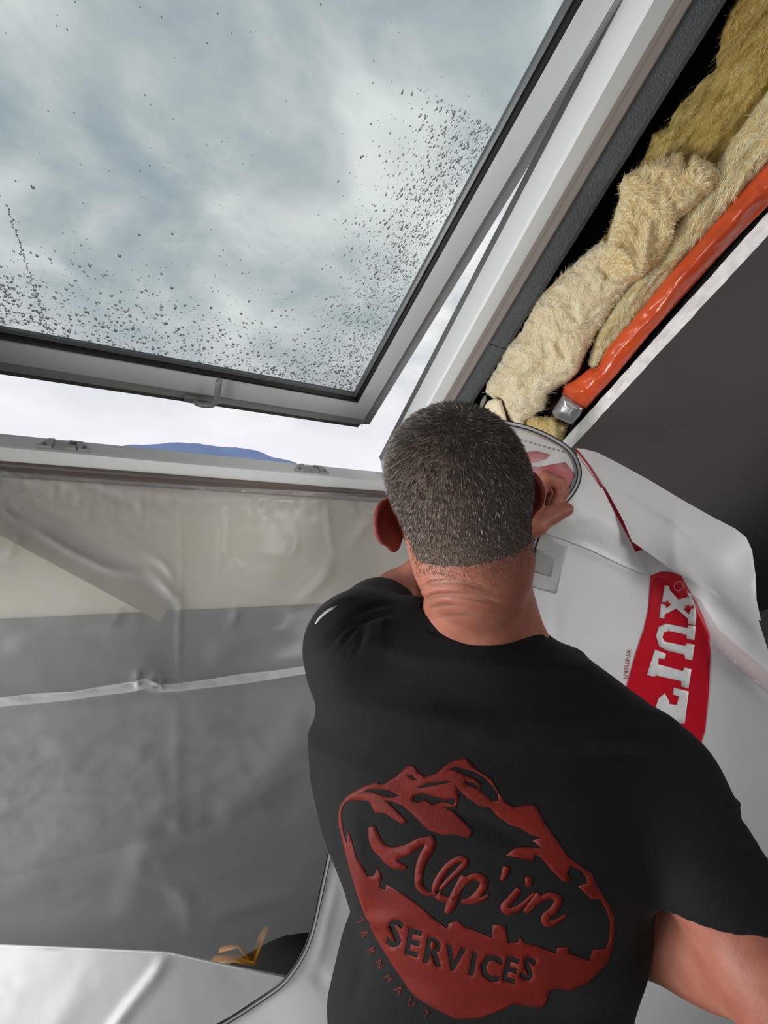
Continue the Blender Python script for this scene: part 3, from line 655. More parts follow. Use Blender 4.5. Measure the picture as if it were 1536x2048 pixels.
P_, N_2 = outlines('XT-8T028-M', 11, tplace); pr_('printed_code', P_, N_2, bvC, mat('thin_red_print', (.40, .10, .12), .5), oC, 20, .0012)
pr_('printed_square', [[(1074, 1070), (1136, 1088), (1112, 1187), (1052, 1170), (1062, 1112)]], [], bvC, m_lgrey, oC)
pr_('printed_square', [[(1072, 1098), (1111, 1108), (1101, 1153), (1063, 1142)]], [], bvC, m_mgrey, oC, 9, .0022)
m_smear = mat('faint_pink_print', (.66, .50, .52), .5, .3, transp=.75)
pr_('printed_band', [[(1375, 1178), (1400, 1200), (1440, 1262), (1490, 1305), (1560, 1360), (1560, 1400), (1480, 1345), (1420, 1290), (1395, 1230)]], [], bvC, m_smear, oC)
pr_('printed_band', [[(1192, 960), (1218, 985), (1240, 1030), (1256, 1064), (1264, 1080), (1290, 1097), (1268, 1104), (1240, 1060), (1215, 1010)]], [], bvC, m_red, oC)
# folded corner: triangle lying over the sheet
T_poly = [(1153, 900), (1178, 930), (1202, 970), (1232, 1030), (1262, 1085), (1293, 1151), (1240, 1128), (1180, 1099), (1137, 1083), (1090, 1066), (1079, 1062), (1097, 1036), (1122, 1010), (1146, 984), (1158, 958), (1157, 932)]
def ext_T(P):
    d = segdist(P, [(1153, 900), (1178, 930), (1202, 970), (1232, 1030), (1262, 1085), (1293, 1151)])[0]; e = segdist(P, T_poly[5:])[0]
    return .003+np.clip(e/60., 0, 1)*.012+.003*fbm(P/28., 4, 91)*np.clip(e/30., 0, 1)+crease(P, [(1165, 985), (1180, 960), (1190, 975)], 8, .006)+crease(P, [(1240, 1120), (1260, 1095), (1270, 1080)], 7, .004)
oT, WT, TT = build_C('folded_corner', T_poly, m_filmC, 0, 5, ext_T)
mr = tube([at(x, y, float(dC(np.array([[x, y]]))[0])-.016) for x, y in ((1150, 897), (1165, 915), (1178, 932), (1192, 955), (1205, 975))], .0016, 6); q = mesh('red_edge', *mr, m_red, cur, True)
# big corner of the curtain rolled back over itself
R_poly = [(1150, 896), (1168, 898), (1195, 905), (1240, 928), (1300, 961), (1360, 997), (1420, 1031), (1470, 1057), (1492, 1074), (1504, 1100), (1511, 1150), (1513, 1200), (1522, 1242), (1500, 1230), (1450, 1202), (1400, 1172), (1340, 1137), (1290, 1101), (1264, 1083), (1246, 1040), (1216, 985), (1186, 938), (1162, 905)]
def ext_R(P):
    up, _ = segdist(P, R_poly[1:10]); lo, _ = segdist(P, R_poly[12:]); t = lo/(up+lo+1e-6); w = np.clip((P[:, 0]-1150)/200., .12, 1)
    return w*(.010+.052*np.sqrt(np.clip(1-(t*1.15-.25)**2, 0, 1)))+crease(P, [(1180, 915), (1260, 985), (1350, 1045), (1400, 1085)], 6, .005*1)+.002*fbm(P/90., 3, 97)
oR, WR, TR = build_C('rolled_corner', R_poly, m_filmC, 0, 7, ext_R)
# lower left flap of the opened zip door, folded towards the room
B_poly = [(-240, 1876), (0, 1890), (170, 1897), (300, 1903), (338, 1905), (400, 1919), (470, 1934), (572, 1953), (556, 1970), (515, 1997), (460, 2033), (395, 2068), (295, 2104), (95, 2128), (-240, 2136)]
dB = rbf([(-240, 1880, .79), (0, 1890, .80), (340, 1905, .835), (572, 1953, .895), (450, 2040, .862), (0, 2130, .775), (250, 2110, .81), (-240, 2130, .75)])
def disp_B(P): return .002*fbm(P/90., 3, 61)+crease(P, [(338, 1905), (310, 1950), (270, 2000), (225, 2060), (200, 2110)], 12, .010)+crease(P, [(180, 1960), (120, 2040), (100, 2100)], 26, .004)+crease(P, [(30, 1960), (0, 2010)], 30, .004)
oB, WB, TB = build_C('lower_flap', B_poly, film('flap_film', (.60, .60, .615), .22, .06, .4), .0, 8, dfun=dB, disp=disp_B)
hem = mesh('flap_hem', *tube([at(x, y, float(dB(np.array([[x, y]]))[0])) for x, y in B_poly[:8]], .0016, 6), m_filmC, cur, True)
# amber strap glimpsed in the dark gap above the flap
V = []
pts = [(430, 1918), (470, 1895), (500, 1885), (530, 1880)]
o = mesh('strap', *join([tube([at(425, 1922, 1.12), at(470, 1915, 1.12), at(505, 1925, 1.13), at(522, 1880, 1.16), at(535, 1855, 1.18)], .016, 8, flat=.35), tube([at(440, 1900, 1.13), at(478, 1890, 1.13), at(505, 1925, 1.13)], .009, 8, flat=.5)]), mat('amber_strap', (.50, .22, .02), .5), None, True)
tag(o, 'amber strap glimpsed in the dark gap above the lower left flap', 'strap')
o = mesh('filler', *tube([at(380, 1940, 1.30), at(480, 1890, 1.30), at(600, 1880, 1.30), at(700, 1900, 1.3)], [.10, .13, .13, .09], 14), mat('black_filler', (.008, .008, .008), .9), None, True)  # black rounded form filling the gap behind the strap
tag(o, 'black bag in the gap under the milky sheet', 'filler')

# ------------------------------------------------------------------ roof cavity on the right
fo = empty('foam_collar', RF(.686, .4, -.03), 'grey foam insulation strip running along the right side of the window frame', 'insulation')
def fstrip(u0, u1, seed):
    us = np.linspace(u0, u1, max(2, int((u1-u0)/.01))); V = []; Fc = []
    prof = [(.6575, -.05), (.6585, -.056), (.700, -.060), (.711, -.058), (.7145, -.052), (.715, -.0), (.6575, -.0)]
    for u in us:
        j = .0008*fbm(np.array([[u*40, seed, 0]]), 2, seed)[0]; V += [RF(a+(j if a > .7 else 0), u, b) for a, b in prof]
    n = len(prof)
    for i in range(len(us)-1):
        for k in range(n): Fc.append((i*n+k, i*n+(k+1) % n, (i+1)*n+(k+1) % n, (i+1)*n+k))
    Fc += [tuple(range(n))[::-1], tuple((len(us)-1)*n+k for k in range(n))]
    mesh('foam_strip', V, Fc, m_foam, fo, False)
us_ = (isect(985, 690, RF(0, 0, -.058), R_W)-R_O)@R_S
fstrip(-.05, us_-.0008, 1); fstrip(us_+.0008, 1.25, 2)
# cut face of the insulation between frame and plasterboard
Q0 = RF(.716, 0, -.06); Qn = np.cross(R_S, RF(.835, 0, -.25)-Q0); Qn /= np.linalg.norm(Qn); Qn = Qn if (CAM-Q0)@Qn > 0 else -Qn
def pillow(name, poly, m, T_=.03, wd=14., step=5, off=0., noise_=None, label=None, cat='insulation', jag=2.5, seed=0, extra=None, group=None, neg=(), fibres=None):
    # ragged outline
    P = np.array(poly, float); out = []
    for i in range(len(P)):
        a, b = P[i], P[(i+1) % len(P)]; n = max(1, int(np.linalg.norm(b-a)/5))
        for k in range(n): out.append(a+(b-a)*k/n)
    out = np.array(out); out = out+np.stack([fbm(out/9., 3, seed+1), fbm(out/9., 3, seed+2)], 1)*jag
    V2, T = region([out.tolist()], neg, step); D = rays(V2); t = ((Q0+Qn*off-CAM)@Qn)/(D@Qn); W = CAM+D*t[:, None]
    d, _ = segdist(V2, out, True); prof = 1-np.exp(-d/wd); u = (W-R_O)@R_S; x = W[:, 0]
    lift = T_*prof*(1+0)+(noise_(u, x, V2) if noise_ is not None else 0)*np.clip(d/8., 0, 1)+(extra(V2) if extra is not None else 0)
    dn = D/np.linalg.norm(D, axis=1)[:, None]
    W = W-dn*lift[:, None]*.9
    V, Fc = shell(W, T, np.repeat(-dn.mean(0)[None], len(W), 0), .02)
    o = mesh(name, V, Fc, m, None, True, loc=tuple(W.mean(0))); tag(o, label, cat, group)
    if fibres:
        n_, along, cols = fibres; TA_ = np.asarray(T); pk = nrs.randint(0, len(TA_), n_); w = nrs.dirichlet([1]*3, n_); C_ = (W[TA_[pk]]*w[:, :, None]).sum(1); Nv = vnorm(W, TA_)[TA_[pk, 0]]
        base_d = R_S if along else np.zeros(3); th_ = fbm(C_*18, 2, seed+3)*5
        e1 = np.cross(Nv, [0, 0, 1.]); e1 /= np.linalg.norm(e1, axis=1)[:, None]; e2 = np.cross(Nv, e1)
        tg = e1*np.cos(th_)[:, None]+e2*np.sin(th_)[:, None]; tg = tg*(.45 if along else 1)+base_d+nrs.normal(0, .25, (n_, 3)); tg /= np.linalg.norm(tg, axis=1)[:, None]
        ln = nrs.uniform(.006, .022, n_)[:, None]; bn = nrs.normal(0, .35, (n_, 3)); wdt = np.cross(tg, Nv); wdt /= np.linalg.norm(wdt, axis=1)[:, None]+1e-9; wdt *= nrs.uniform(.00014, .00036, n_)[:, None]
        K_ = []
        for k in range(5):
            t_ = k/4; c = C_+tg*ln*(t_-.5)+bn*ln*(t_-.5)**2+Nv*(.0006+ln*.22*(t_*(1-t_))*nrs.uniform(0, 1, n_)[:, None]+.08*ln*abs(t_-.5)); K_ += [c-wdt*(1-.6*t_), c+wdt*(1-.6*t_)]
        FV = np.stack(K_, 1).reshape(-1, 3); ii = np.arange(n_)*10; FF = np.concatenate([np.stack([ii+2*k, ii+2*k+1, ii+2*k+3, ii+2*k+2], 1) for k in range(4)])
        fo_ = mesh('loose_fibres', FV, FF, cols, o, True); tag(fo_, None, None, None, 'stuff')
        if len(cols) > 1: fo_.data.polygons.foreach_set('material_index', np.tile(nrs.randint(0, len(cols), n_), 4).astype(np.int32))
    return o, W, T
def fib(name, c1, c2, rotz, sx=(6, 60, 60), vs_=3, bump=.9, trans=.06):
    return mat(name, c1, .9, .1, bump=bump, bscale=11, color2=c2, vscale=vs_, stretch=((TH, 0, rotz), sx), trans=trans, detail=10, bdist=.010)
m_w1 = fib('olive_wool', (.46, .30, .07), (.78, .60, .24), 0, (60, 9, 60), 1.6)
m_w2 = fib('cream_wool', (.93, .74, .40), (.97, .91, .68), .3, (18, 14, 18), 4)
m_w3 = fib('pale_wool', (.88, .73, .48), (.96, .91, .76), -.2, (15, 17, 15), 4)
m_w4 = fib('layered_wool', (.80, .64, .27), (.93, .87, .60), 0, (60, 6, 60), 1.6)
m_w5 = fib('yellow_wool', (.80, .60, .16), (.86, .74, .36), 0, (14, 20, 20), 2)
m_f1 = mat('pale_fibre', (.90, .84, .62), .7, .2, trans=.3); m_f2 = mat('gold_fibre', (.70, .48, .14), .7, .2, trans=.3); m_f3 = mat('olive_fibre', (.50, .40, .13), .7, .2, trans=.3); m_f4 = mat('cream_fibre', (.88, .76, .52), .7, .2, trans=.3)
def n_long(a1, a2, s): return lambda u, x, P: a1*fbm(np.stack([u*5, x*55+.8*vnoise(np.stack([u*9, x*9, x*0], 1), s), x*0], 1), 3, s, True)+a2*fbm(np.stack([u*18, x*170, x*0], 1), 3, s+9, True)
def n_fluff(a1, a2, s):
    def fn(u, x, P):
        w = np.stack([vnoise(np.c_[P/40., P[:, 0]*0], s+20), vnoise(np.c_[P/40., P[:, 0]*0], s+21)], 1)*22; Q = P+w
        return a1*fbm(Q/60., 3, s, True)+a2*fbm(Q@np.array([[.8, .6], [-.6, .8]])/np.array([34., 9.]), 3, s+5, True)+a2*.5*fbm(Q@np.array([[.5, -.86], [.86, .5]])/np.array([22., 6.]), 2, s+9, True)
    return fn
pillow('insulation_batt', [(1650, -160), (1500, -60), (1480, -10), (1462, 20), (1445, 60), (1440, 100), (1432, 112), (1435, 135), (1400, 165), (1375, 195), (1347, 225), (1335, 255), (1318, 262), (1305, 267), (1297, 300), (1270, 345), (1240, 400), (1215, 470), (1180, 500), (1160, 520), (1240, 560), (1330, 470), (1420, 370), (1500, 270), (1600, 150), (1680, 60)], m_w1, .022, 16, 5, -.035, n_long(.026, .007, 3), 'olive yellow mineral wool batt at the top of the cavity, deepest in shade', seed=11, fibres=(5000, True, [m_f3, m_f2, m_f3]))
pillow('insulation_batt', [(1175, 724), (1184, 736), (1197, 733), (1217, 698), (1267, 645), (1332, 565), (1402, 485), (1472, 405), (1538, 328), (1640, 220), (1690, 60), (1536, 182), (1490, 245), (1452, 300), (1420, 345), (1390, 385), (1342, 440), (1300, 500), (1260, 560), (1222, 620), (1197, 660), (1186, 690)], m_w4, .020, 12, 4.5, -.012, n_long(.016, .006, 8), 'long layered yellow wool batt lying beside the orange membrane', seed=21, fibres=(5000, True, [m_f1, m_f2, m_f1]))
pillow('insulation_batt', [(1280, 470), (1200, 482), (1178, 503), (1155, 520), (1120, 553), (1075, 600), (1060, 630), (1045, 660), (1010, 700), (1001, 722), (988, 745), (975, 765), (972, 785), (985, 795), (1000, 800), (1015, 830), (1030, 852), (1045, 862), (1050, 838), (1075, 825), (1090, 820), (1096, 800), (1094, 790), (1130, 766), (1147, 755), (1160, 740), (1170, 706), (1178, 692), (1205, 645), (1245, 590), (1290, 540), (1310, 500)], m_w3, .030, 13, 4, 0, n_fluff(.018, .006, 31), 'fluffy cream mineral wool clump hanging lowest beside the window', seed=31, jag=3.5, fibres=(10000, False, [m_f1, m_f4, m_f4]))
pillow('insulation_batt', [(1247, 353), (1262, 345), (1300, 325), (1345, 311), (1363, 304), (1373, 332), (1386, 309), (1420, 325), (1440, 345), (1425, 380), (1380, 420), (1350, 445), (1345, 480), (1320, 520), (1280, 560), (1232, 572), (1202, 545), (1206, 525), (1219, 470), (1226, 440), (1241, 395), (1238, 375)], m_w2, .030, 11, 4, .018, n_fluff(.020, .006, 47), 'torn cream wool piece standing proud in the middle of the cavity', seed=41, jag=2, fibres=(7000, False, [m_f1, m_f4, m_f2]))
pillow('insulation_scrap', [(1038, 858), (1048, 834), (1060, 827), (1075, 833), (1110, 835), (1125, 845), (1137, 851), (1131, 866), (1126, 884), (1120, 905), (1085, 900), (1050, 890)], m_w5, .018, 8, 3, -.02, n_fluff(.012, .004, 57), 'small bright yellow wool scrap tucked above the zip', seed=51, jag=2, fibres=(1500, False, [m_f1, m_f2]))
pillow('foam_piece', [(966, 818), (975, 803), (990, 796), (1003, 801), (1010, 825), (1018, 862), (1000, 868), (975, 862)], mat('beige_foam', (.78, .66, .47), .7, .2, bump=.1, bscale=90), .012, 5, 4, .02, None, 'smooth beige foam chunk below the fluffy wool clump', 'foam', .4, 61)
# orange vapour membrane bulging along the cut plasterboard, its end bound with silver tape
m_or = mat('orange_membrane', (.72, .095, .022), .26, .5, coat=.6, trans=.14, bump=.5, bscale=16, color2=(.42, .05, .018), vscale=7, bdist=.006)
O_poly = [(1128, 772), (1150, 760), (1178, 738), (1196, 735), (1214, 696), (1264, 642), (1330, 560), (1400, 480), (1470, 400), (1536, 325), (1650, 195), (1650, 300), (1536, 412), (1480, 468), (1400, 556), (1300, 668), (1240, 742), (1172, 818), (1140, 806), (1124, 790)]
def ex_O(P): 
    return crease(P, [(1130, 775), (1165, 782), (1190, 760)], 4, .008)+crease(P, [(1175, 810), (1168, 785), (1140, 772)], 4, .006)+crease(P, [(1290, 625), (1300, 640), (1290, 655), (1270, 660)], 4, .006)+crease(P, [(1310, 610), (1400, 510), (1536, 362)], 7, .007)+crease(P, [(1330, 640), (1430, 520), (1536, 395)], 8, -.008)+crease(P, [(1220, 715), (1300, 640), (1380, 545)], 5, .004)
pillow('vapour_membrane', O_poly, m_or, .026, 18, 4.5, .004, lambda u, x, P: .0055*fbm(P@np.array([[.62, .78], [.78, -.62]])/np.array([16., 70.]), 3, 77, True), 'orange vapour membrane rolled along the white cut edge of the ceiling', 'membrane', .3, 71, ex_O)
m_tape = mat('silver_tape', (.42, .42, .43), .28, .5, metal=.7, bump=.3, bscale=120)
pillow('foil_tape', [(1104, 824), (1112, 810), (1126, 788), (1146, 800), (1168, 816), (1160, 832), (1144, 850), (1126, 842), (1110, 836)], m_tape, .016, 7, 3.5, .010, None, 'silver tape binding the lower end of the orange membrane', 'tape', .2, 81, lambda P: crease(P, [(1112, 806), (1135, 822), (1158, 838)], 1.5, -.004)+crease(P, [(1118, 799), (1140, 812), (1163, 827)], 1.5, -.003)+crease(P, [(1106, 818), (1128, 834), (1146, 848)], 1.5, -.004))
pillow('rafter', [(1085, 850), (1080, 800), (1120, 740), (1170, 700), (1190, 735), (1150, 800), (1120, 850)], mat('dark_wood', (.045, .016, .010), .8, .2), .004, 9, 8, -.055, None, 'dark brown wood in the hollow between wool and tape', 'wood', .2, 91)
pillow('grey_rag', [(957, 818), (962, 802), (968, 792), (973, 790), (974, 800), (968, 812), (962, 822)], mat('grey_green', (.22, .22, .15), .8), .01, 4, 3, -.01, None, 'tiny grey-green scrap beside the beige foam chunk', 'scrap', .4, 95)

# ------------------------------------------------------------------ the man: one continuous body, shirt, trousers, hair, face
PS, PR = math.radians(9), math.radians(13); PT = math.radians(13)
f_ = np.array([-math.sin(PS)*math.cos(PT), -math.sin(PT), math.cos(PS)*math.cos(PT)]); rr_ = np.array([math.cos(PS), 0, math.sin(PS)])
uu_ = np.cross(f_, rr_); uu_ = uu_ if uu_[1] < 0 else -uu_; uu_ /= np.linalg.norm(uu_)
r2_ = rr_*math.cos(PR)+uu_*math.sin(PR); u2_ = uu_*math.cos(PR)-rr_*math.sin(PR)
HR = np.stack([r2_, f_, u2_], 1); HC = CS(905, 950, .548)
def H(x, y, z): return HC+HR@np.array([x, y, z])
NB = CS(962, 1262, .615); LS = CS(722, 1296, .66); RS = CS(1314, 1563, .575)
LE = CS(792, 1188, .90); LW = CS(1028, 1060, .80); RE = CS(1550, 1968, .46); RM = CS(1398, 1882, .55); RW = CS(1205, 1868, .68)
PH = math.radians(13); TA = np.array([math.cos(PH), 0, -math.sin(PH)]); TB = np.array([math.sin(PH), 0, math.cos(PH)])
def torso(g, grow, k=.03, rows=None):
    R_ = np.array(rows)
    def fn(P):
        y = P[..., 1]; cx = np.interp(y, R_[:, 0], R_[:, 1]); cz = np.interp(y, R_[:, 0], R_[:, 2]); a = np.interp(y, R_[:, 0], R_[:, 3])+grow; b = np.interp(y, R_[:, 0], R_[:, 4])+grow
        dx = P[..., 0]-cx; dz = P[..., 2]-cz; u = (dx*TA[0]+dz*TA[2])/a; v = (dx*TB[0]+dz*TB[2])/b
        q = (np.abs(u)**2.4+np.abs(v)**2.4)**(1/2.4); d = (q-1)*np.minimum(a, b)*(.8+.2*np.clip(q, 0, 1))
        e = np.maximum(R_[0, 0]-y, y-R_[-1, 0]); return np.maximum(d, e).astype(np.float32)
    g.add(fn, (R_[:, 1].min()-.28, R_[0, 0], R_[:, 2].min()-.2), (R_[:, 1].max()+.28, R_[-1, 0], R_[:, 2].max()+.2), k)
ROWS = [(.19, .125, .625, .125, .070), (.235, .116, .622, .190, .098), (.305, .112, .620, .220, .116), (.36, .116, .618, .219, .120), (.42, .123, .617, .211, .120), (.50, .138, .62, .195, .116), (.545, .144, .625, .186, .115), (.60, .127, .63, .189, .118), (.68, .117, .635, .197, .122), (.80, .125, .64, .20, .125)]
def arm_l(g, gr=0, k=.02): g.chain([LS, LS*.45+LE*.55, LE], [.056+gr, .052+gr, .042+gr], k); g.chain([LE, LE*.65+LW*.35, LW], [.042+gr, .044+gr, .027+gr], k)
def arm_r(g, gr=0, k=.02):
    g.chain([RS, RS*.5+RE*.5+np.array([-.004, .004, 0]), RE], [.052+gr, .051+gr, .043+gr], k); g.chain([RE, RM, RW], [.045+gr, .052+gr, .030+gr], .03)
def neck(g, gr=0, k=.03): g.chain([H(0, -.022, -.055), H(0, -.030, -.10), NB+np.array([0, .0, .010])], [.056+gr, .0605+gr, .054+gr], k)
# body (arms, torso, legs)
g = Grid((-.20, -.06, .20), (.62, .98, 1.06), .005)
torso(g, -.014, .03, [(r[0]+.01, *r[1:]) for r in ROWS]+[(.93, .125, .64, .185, .125)])
g.chain([NB+np.array([0, .04, 0]), RS], [.040, .050], .03); g.chain([NB+np.array([0, .04, 0]), LS], [.040, .052], .03); neck(g)
arm_l(g); arm_r(g)
g.chain([RW, RW*.75+CS(1130, 1850, .80)*.25], [.030, .026], .01)
bV, bQ = g.mesh(); bV = smoothV(bV, bQ, 3)
# right hand in front of the belly (hidden by the body), five fingers
gh = Grid((.12, .40, .62), (.40, .80, .98), .0028)
ax_ = (RW-RM)/np.linalg.norm(RW-RM); sd = np.cross(ax_, [0, 1, 0]); sd /= np.linalg.norm(sd)
gh.chain([RW-ax_*.03, RW+ax_*.03], [.030, .026], .012); gh.ell(RW+ax_*.065, np.stack([ax_, [0, 1., 0], sd], 1), (.048, .038, .016), .015)
for i, (o_, l_) in enumerate(((-.027, .075), (-.009, .082), (.009, .076), (.026, .060))):
    b0 = RW+ax_*.095+np.array([0, o_, 0]); gh.chain([b0, b0+ax_*l_*.45+sd*.006, b0+ax_*l_*.75+sd*.02, b0+ax_*l_*.9+sd*.036], [.0095, .009, .0085, .0078], .004)
gh.chain([RW+ax_*.03+np.array([0, -.025, 0]), RW+ax_*.07+np.array([0, -.055, 0])+sd*.01, RW+ax_*.10+np.array([0, -.062, 0])+sd*.02], [.013, .0115, .0095], .006)
rhV, rhQ = gh.mesh(); rhV = smoothV(rhV, rhQ, 2)
# left hand, thumb below, index curled to pinch the zip
g2 = Grid((.15, -.12, .71), (.40, .10, .94), .0017)
g2.chain([LW*.8+LE*.2, LW, CS(1046, 1040, .808)], [.033, .028, .026], .015)
def K(px, py, d): return CS(px, py, d)
g2.chain([K(1035, 1050, .80), K(1058, 1008, .803), K(1086, 966, .800)], [.0265, .021, .0145], .012)             # radial edge of the palm to the index knuckle
g2.chain([K(1035, 1040, .825), K(1050, 1000, .838), K(1076, 972, .832)], [.023, .019, .012], .014)
g2.chain([K(1028, 1030, .85), K(1040, 1000, .868), K(1060, 980, .862)], [.020, .017, .011], .014)
g2.chain([K(1093, 955, .795), K(1116, 966, .800), K(1124, 986, .802), K(1112, 1004, .800)], [.0130, .0118, .0108, .0094], .005)   # index
g2.chain([K(1078, 962, .832), K(1106, 982, .842), K(1104, 998, .838), K(1090, 1006, .828)], [.0118, .0105, .0095, .0085], .004)   # middle
g2.chain([K(1066, 970, .856), K(1088, 985, .868), K(1090, 1003, .862), K(1076, 1012, .85)], [.011, .010, .009, .008], .004)       # ring
g2.chain([K(1054, 982, .876), K(1070, 996, .888), K(1070, 1010, .882), K(1060, 1018, .87)], [.0095, .0085, .008, .007], .004)     # little
g2.chain([K(1040, 1066, .795), K(1072, 1050, .788), K(1104, 1030, .792), K(1133, 1019, .797)], [.020, .0178, .0142, .0118], .010)  # thumb
hV, hQ = g2.mesh(); hV = smoothV(hV, hQ, 2)
# head and neck
g3 = Grid((-.035, -.17, .40), (.27, .24, .80), .0021)
g3.ell(H(0, 0, 0), HR, (.0780, .097, .0815), .02)
g3.ell(H(0, -.036, -.022), HR, (.0665, .060, .062), .03)
g3.ell(H(0, .028, -.072), HR, (.0585, .066, .050), .035)
neck(g3, 0, .035)
g3.chain([H(-.030, .045, -.105), H(0, .088, -.118), H(.030, .045, -.105)], [.020, .020, .020], .03)
g3.cone(H(0, .094, -.012), H(0, .116, -.050), .007, .0125, .010); g3.cone(H(-.012, .104, -.053), H(.012, .104, -.053), .008, .008, .006)
g3.cone(H(-.036, .084, .004), H(.036, .084, .004), .011, .011, .012)
g3.ell(H(0, .098, -.078), HR, (.025, .011, .0055), .004); g3.ell(H(0, .096, -.087), HR, (.021, .011, .006), .004)
for s in (-1, 1): g3.ell(H(s*.031, .096, -.020), HR, (.016, .012, .010), .006, 'd')
g3.chain([CS(965, 1185, .612), CS(1052, 1282, .61)], [.044, .028], .05); g3.chain([CS(955, 1190, .615), CS(885, 1262, .63)], [.044, .030], .05)
for s in (-1, 1):
    al = math.radians(38 if s < 0 else 52); e1 = np.array([s*math.cos(al), -math.sin(al), 0.]); e3 = np.array([s*.10, -.12, 1.]); e3 -= e1*(e3@e1); e3 /= np.linalg.norm(e3); e2 = np.cross(e1, e3)
    E_ = HR@np.stack([e1, e2, e3], 1); c = H(s*.0745, .004, -.044)+E_[:, 0]*.015
    g3.ell(c+E_[:, 2]*.006, E_, (.0215, .0048, .026), .004); g3.ell(c-E_[:, 2]*.018-E_[:, 0]*.004, E_, (.013, .0050, .015), .006)
    rim = [c+E_[:, 2]*(.006+.0255*math.sin(t))+E_[:, 0]*(.0205*math.cos(t)) for t in np.linspace(-1.1, 2.5, 12)]
    g3.chain(rim, [.0030]*12, .004); g3.ell(c+HR@(np.array([0, .006, .004])), E_, (.012, .005, .016), .004, 'd') if s > 0 else None
dV, dQ = g3.mesh(); dV = smoothV(dV, dQ, 3, .45)
N = qnorm(dV, dQ); px_, _d = topx(toworld(dV)); face = (N@np.array([0, 0, 1.])) < .1
wr = np.zeros(len(dV))
for c, w, a in (([(832, 1183), (868, 1166), (925, 1166), (985, 1182)], 4.5, -.0022), ([(834, 1208), (878, 1192), (945, 1196), (1005, 1208)], 4.5, -.0020), ([(838, 1150), (870, 1150), (915, 1158), (950, 1160)], 4, -.0014),
                ([(836, 1226), (880, 1212), (930, 1214)], 4, -.0012), ([(834, 1195), (872, 1179), (940, 1181)], 5, .0012), ([(832, 1165), (860, 1140), (872, 1118)], 4, -.0014), ([(900, 1182), (960, 1190), (1020, 1185)], 5, -.0010), ([(850, 1240), (920, 1232), (1000, 1236)], 5, -.0008)):
    wr += crease(px_, c, w, a*1.5, fade=25)
dV = dV+N*(wr*face)[:, None]+N*(.0003*fbm(dV*90, 3, 5))[:, None]
# legs and boots: trousers carry them
g4 = Grid((-.14, .84, .36), (.42, 1.70, 1.02), .008)
hipc = np.array([.125, .93, .64])
torso(g4, 0, .03, [(.86, .125, .64, .185, .125), (.98, .125, .64, .18, .13), (1.02, .125, .64, .16, .12)])
for s in (-1, 1): g4.chain([hipc+TA*s*.09, hipc+TA*s*.10+np.array([0, .38, .01]), hipc+TA*s*.11+np.array([0, .66, -.01])], [.095, .068, .055], .03)
tV, tQ = g4.mesh(); tV = smoothV(tV, tQ, 2)
g5 = Grid((-.14, 1.50, .36), (.42, 1.70, 1.02), .006)
for s in (-1, 1):
    b0 = hipc+TA*s*.11; g5.chain([b0+np.array([0, .64, -.01]), b0+np.array([0, .69, -.01])], [.045, .045], .02); g5.chain([b0+np.array([0, .695, -.03]), b0+TB*.16+np.array([0, .705, 0])], [.036, .034], .02)
oV, oQ = g5.mesh()
# ---- objects
allV = []; allQ = []; b = 0; midx = []
for V_, Q_, kd in ((bV, bQ, 0), (hV, hQ, 0), (rhV, rhQ, 0), (dV, dQ, 1)):
    allV.append(V_); allQ.append(Q_+b); b += len(V_)
W_ = toworld(np.vstack(allV)); Q_ = np.vstack(allQ)
m_skin = mat('skin', (.27, .092, .060), .5, .3, bump=.35, bscale=420, color2=(.335, .128, .087), vscale=35, sss=.35, bdist=.001)
m_scalp = mat('cropped_scalp', (.085, .058, .045), .7, .2, bump=.5, bscale=500, color2=(.11, .078, .06), vscale=60)
m_ear = mat('backlit_ear_skin', (.24, .045, .038), .5, .4, sss=.4, trans=.3)  # backlight glow through the ears put into a redder skin colour
base = tuple(toworld(np.array([[.125, 1.66, .64]]))[0]); base = (base[0], base[1], 0.)
person = mesh('person', W_, Q_, [m_skin, m_scalp, m_ear], None, True, loc=base)
tag(person, 'man seen from behind in black printed t-shirt, cropped grey hair, pinching the curtain zip', 'person')
loc3 = (dV-HC)@HR
hairline = lambda l: np.where(l[:, 1] > .055, l[:, 2]-.040-(.085-l[:, 1])*.0, np.where(l[:, 1] > -.01, l[:, 2]-(-.030+np.clip((l[:, 1])/.055, 0, 1)*.060), l[:, 2]-(-.030-np.clip((-.01-l[:, 1])/.035, 0, 1)*.080)))
sc_v = (hairline(loc3) > 0) & (np.linalg.norm(loc3/np.array([.0785, .097, .0865]), axis=1) < np.where(loc3[:, 2] < 0, 1.9, 1.3))
earv = ((np.abs(loc3[:, 0]) > .079) & (loc3[:, 2] < -.004) & (loc3[:, 2] > -.085)) | ((np.abs(loc3[:, 0]) > .072) & (loc3[:, 2] < -.02) & (loc3[:, 2] > -.085) & (loc3[:, 1] < .03) & (loc3[:, 1] > -.03))
nb = len(bQ)+len(hQ)+len(rhQ); mi = np.zeros(len(Q_), np.int32); fs = sc_v[dQ].mean(1) > .5; hl_ = hairline(loc3)[dQ].mean(1); fe = earv[dQ].mean(1) > .5
mi[nb:] = np.where(fe, 2, np.where(fs & (hl_ > .034), 1, 0)); person.data.polygons.foreach_set('material_index', mi)
def pchild(nm, V, Fc, m, par=person, smooth=True):
    o = mesh(nm, V, Fc, m, None, smooth); o.parent = par; o['_o'] = [0, 0, 0]
    if par == person: o.matrix_parent_inverse = Matrix.Translation(-Vector(base))
    return o
